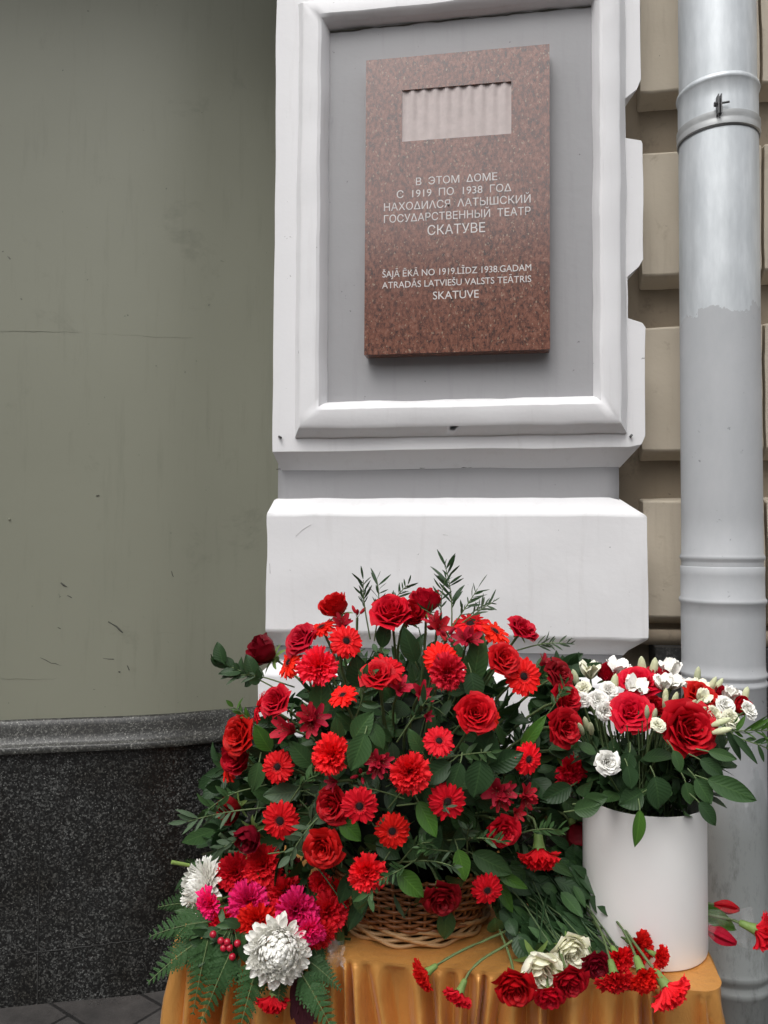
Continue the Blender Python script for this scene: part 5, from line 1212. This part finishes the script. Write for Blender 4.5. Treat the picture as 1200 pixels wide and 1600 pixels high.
for px, py, ang, L, W, mat, desc, dj in [
    (1146, 1234, -18, 80, 34, 'leaf', 'long dark pointed leaf reaching before the drainpipe', -.02), (999, 1296, 262, 58, 22, 'leaf_bright', 'light green leaf hanging over the rim of the white box', -.04), (987, 1248, 200, 44, 36, 'leaf_dark', 'round dark leaf', -.01), (1030, 1240, 280, 52, 44, 'leaf_dark', 'large round dark leaf', -.01),
    (1076, 1240, 280, 34, 26, 'leaf', 'round green leaf', -.01), (1100, 1236, 300, 44, 30, 'leaf', 'green leaf', -.01), (980, 1192, 250, 34, 28, 'leaf_dark', 'round dark leaf', .0), (985, 1215, 280, 36, 28, 'leaf_dark', 'round dark leaf', -.01), (1108, 1272, 310, 44, 24, 'leaf_dark', 'dark leaf hanging over the box edge', -.03), (930, 1250, 20, 40, 24, 'leaf', 'oval leaf', .0),
    (918, 1262, 20, 44, 28, 'leaf', 'oval leaf beside the box', -.02), (1060, 1190, 290, 36, 20, 'leaf', 'green leaf', -.04), (1115, 1200, 330, 46, 24, 'leaf_dark', 'dark leaf', .0), (1150, 1165, 300, 52, 14, 'leaf_dark', 'narrow drooping leaf', .0), (1166, 1170, 310, 56, 12, 'leaf_dark', 'narrow drooping leaf', .0), (1130, 1180, 350, 44, 18, 'leaf', 'narrow leaf', .0)]:
    big_leaf(px, py, vpos(px, py, dj), ang, L, W, mat, desc, GVL)
for i, (px, py, ang, L, kind, mat, desc, n) in enumerate([(1120, 1145, 8, 84, 'lance', 'leaf_bright', 'green drooping spike reaching the right picture edge', 9), (1140, 1150, -12, 76, 'lance', 'leaf', 'green narrow-leaved sprig reaching the right edge', 7)]):
    spray('leaf_sprig', px, py, vpos(px, py, -.01), ang, L, kind, mat, desc, 'leaf sprigs of the white box', .1, n, .8, 100 + i)

# ferns around the left bunch
def fern(px, py, pos, ang, Lpx, label, toward=.3):
    rr = random.Random(int(px + py)); sc = depth(pos) / FPX; L = Lpx * sc
    d0 = scr(math.cos(R_(ang)), math.sin(R_(ang)), toward); nn = scr(-math.sin(R_(ang)) * .2, .4, .9); nn = (nn - d0 * nn.dot(d0)).normalized(); side = d0.cross(nn)
    root = empty('fern_frond', pos, label, 'fern', 'fern fronds of the left bunch')
    st = MB(); lf = MB(); pts = [d0 * (L * i / 10) - UP * (.18 * L * (i / 10) ** 2) for i in range(11)]
    st.tube(pts, [.0018 - .0012 * i / 10 for i in range(11)], 5)
    n = 11
    for i in range(n):
        t_ = .06 + .92 * i / (n - 1); k = min(9, int(t_ * 10)); p = pts[k].lerp(pts[k + 1], t_ * 10 - k)
        for s_ in (1, -1):
            pl = L * .34 * (1 - t_) ** .8 + L * .04; dd = (d0 * .62 + side * s_ * .8 + nn * rr.uniform(-.15, .25)).normalized(); q2 = dd.cross(nn).normalized()
            m2 = 6
            for j in range(m2):
                tj = (j + .3) / m2; b_ = p + dd * pl * tj - nn * (.25 * pl * tj * tj)
                for s2 in ((1, -1) if j < m2 - 1 else (0,)):
                    d3 = (dd * .85 + q2 * s2 * .6).normalized(); l3 = pl * .34 * (1 - tj * .55)
                    blade(lf, b_, d3, nn + rv(rr) * .2, l3, leaf_w(l3 * .24, .8), .3, .15, 3, 2)
    st.obj('stem', M['stem'], root); lf.obj('leaflets', M['fern'], root)
for px, py, ang, L, Y, lab in [(330, 1440, 175, 92, 1.46, 'fern frond pointing left over the granite from the left bunch'), (320, 1465, 205, 92, 1.45, 'fern frond pointing down left, second from the top'), (318, 1412, 165, 70, 1.66, 'fern frond behind the side-on white chrysanthemum'),
        (325, 1470, 258, 88, 1.43, 'fern frond hanging down at the far left of the cloth'), (362, 1485, 243, 98, 1.42, 'fern frond hanging below the red berries'), (405, 1500, 252, 100, 1.41, 'fern frond hanging left of the downward carnation'), (345, 1470, 280, 60, 1.43, 'short fern frond between the berries and the cloth'),
        (470, 1520, 310, 92, 1.41, 'fern frond hanging right of the maroon leaves'), (480, 1500, 335, 62, 1.43, 'fern frond pointing right under the big chrysanthemum'), (490, 1480, 300, 50, 1.46, 'short fern frond beside the cellophane under the red carnations'), (440, 1510, 265, 60, 1.41, 'short fern frond under the big chrysanthemum'), (325, 1375, 120, 60, 1.70, 'fern frond rising behind the left bunch')]:
    fern(px, py, at(px, py, Y), ang, L, lab)
# red berries
mb = MB(); sm = MB(); be = empty('berry_sprig', at(352, 1470, 1.42), 'sprig of glossy red berries under the left carnations', 'berry sprig')
for px, py in ((333, 1460), (349, 1481), (359, 1481), (363, 1495), (371, 1474), (355, 1472), (345, 1470)):
    q_ = at(px, py, 1.415) - be.location; mb.ball(q_, .0068, n=10); sm.tube([q_, Vector((.004, .03, .02))], .001, 4)
mb.obj('berries', M['berry'], be); sm.obj('stalks', M['stem'], be)
# maroon leaves
mr = empty('maroon_leaf_sprig', at(468, 1520, 1.43), 'sprig of dull maroon leaves hanging over the table edge', 'leaf sprig'); mb = MB(); sm = MB(); rr = random.Random(3)
sm.tube([(0, 0, 0), scr(.1, -1, .2) * .06], .002, 5)
for k, (a, L) in enumerate(((262, 66), (275, 84), (288, 74), (300, 60), (250, 46), (280, 40))):
    d0 = scr(math.cos(R_(a)), math.sin(R_(a)), .3); sc = depth(mr.location) / FPX
    blade(mb, scr(.1, -1, .2) * (.012 * k * .6) , d0, scr(0, .3, .9) + rv(rr) * .4, L * sc, leaf_w(L * sc * .17, .85), .3, .25, 8, 4)
mb.obj('leaves', M['maroon'], mr); sm.obj('stem', M['stem'], mr)
# cut stem ends sticking out at the left
for a, b2, Y, lab in (((268, 1347), (296, 1352), 1.53, 'pale green cut stem end left of the side-on chrysanthemum'), ((343, 1303), (375, 1330), 1.60, 'grey green cut stem end under the very dark roses'), ((352, 1330), (398, 1336), 1.58, 'knobbly green stem end above the left carnations')):
    A, B = at(*a, Y), at(*b2, Y + .02); m_ = MB(); m_.tube([A, A.lerp(B, .5), B], [.0042, .0040, .0036], 8)
    o = m_.obj('cut_stem', M['calyx'] if a[0] < 300 else M['leaf_blue']); tag(o, lab, 'stem', 'cut stem ends at the left')
# tulip leaf and cellophane
big_leaf(1124, 1436, at(1124, 1436, 1.63), -25, 70, 26, 'leaf_bright', 'broad light green tulip leaf', 'leaves of the wrapped bunch')
def cello():
    m, t, b = nodes('cellophane'); b.inputs['Base Color'].default_value = (.9, .9, .9, 1); b.inputs['Roughness'].default_value = .08; b.inputs['Alpha'].default_value = .12
    b.inputs['Specular IOR Level'].default_value = .9; bump(t, b, noi(t, coord(t), 40, 3), .5, .01); return m
M['cello'] = cello()
mb = MB(); rows = []
for i in range(13):
    row = []
    for j in range(13):
        u, v = i / 12, j / 12; q_ = at(1088 + 88 * u, 1425 + 62 * v - 8 * u, 1.61 + .02 * math.sin(9 * u + 4 * v) + .03 * v); row.append(q_ + Vector((noise.noise((u * 5, v * 5, 1)), noise.noise((u * 5, v * 5, 4)), noise.noise((u * 5, v * 5, 7)))) * .012)
    rows.append(row)
mb.grid(rows); tag(mb.obj('cellophane_wrap', M['cello']), 'crumpled clear cellophane around the tulips behind the white box', 'wrapping')
mb = MB(); rows = []
for i in range(9):
    row = []
    for j in range(9):
        u, v = i / 8, j / 8; q_ = at(512 + 26 * u, 1470 + 42 * v, 1.455 + .01 * math.sin(7 * u + 5 * v)); row.append(q_ + Vector((noise.noise((u * 5, v * 5, 1)), noise.noise((u * 5, v * 5, 4)), noise.noise((u * 5, v * 5, 7)))) * .010)
    rows.append(row)
mb.grid(rows); tag(mb.obj('cellophane_wrap', M['cello']), 'clear cellophane corner of the left bunch beside the basket', 'wrapping')

# ================================================================ BASKET
bf = atz(645, 1481, ZT); R0 = .156
BK = Vector((at(643, 1440, bf.y + R0).x, bf.y + R0, ZT))
bk = empty('wicker_basket', BK, 'brown wicker basket with a pale braided foot under the red flowers', 'basket')
BH = .135
def brad(z): return R0 - .006 + .030 * (z / BH)
NSK = 34
m_ = MB()
for k in range(NSK):
    a_ = 2 * math.pi * k / NSK; m_.tube([((brad(z)) * math.cos(a_), (brad(z)) * math.sin(a_), z) for z in (0, BH * .25, BH * .5, BH * .75, BH)], .0032, 6)
m_.obj('stakes', M['wicker'], bk)
m_ = MB(); NR_ = 13
rr = random.Random(2)
for r_ in range(NR_):
    z0 = .030 + (BH - .03) * r_ / NR_; pts = []
    for i in range(NSK * 6):
        a_ = 2 * math.pi * i / (NSK * 6); o_ = .0048 * math.cos(a_ * NSK / 2 + math.pi * (r_ % 2)) ; z = z0 + .0022 * math.sin(a_ * 3 + r_) + .0016 * noise.noise((a_ * 4, r_, 0)); rad = brad(z) + o_
        pts.append((rad * math.cos(a_), rad * math.sin(a_), z))
    pts.append(pts[0]); m_.tube(pts, .0034 * rr.uniform(.85, 1.12), 6, caps=False)
m_.obj('weave', M['wicker'], bk)
m_ = MB()
for r_ in range(4):
    z0 = .006 + .0068 * r_; pts = []
    for i in range(NSK * 5):
        a_ = 2 * math.pi * i / (NSK * 5); o_ = .004 * math.sin(a_ * NSK / 3 + r_ * 2.1) + .006 - .0012 * r_; z = z0 + .0028 * math.cos(a_ * NSK / 3 + r_ * 2.1); rad = R0 + o_
        pts.append((rad * math.cos(a_), rad * math.sin(a_), z))
    pts.append(pts[0]); m_.tube(pts, .0042, 7, caps=False)
m_.obj('braided_foot', M['straw'], bk)
m_ = MB(); m_.lathe([(.001, .004), (R0 - .012, .004), (brad(BH) - .014, BH - .01)], (0, 0, 0), 40); m_.obj('lining', M['foam'], bk)
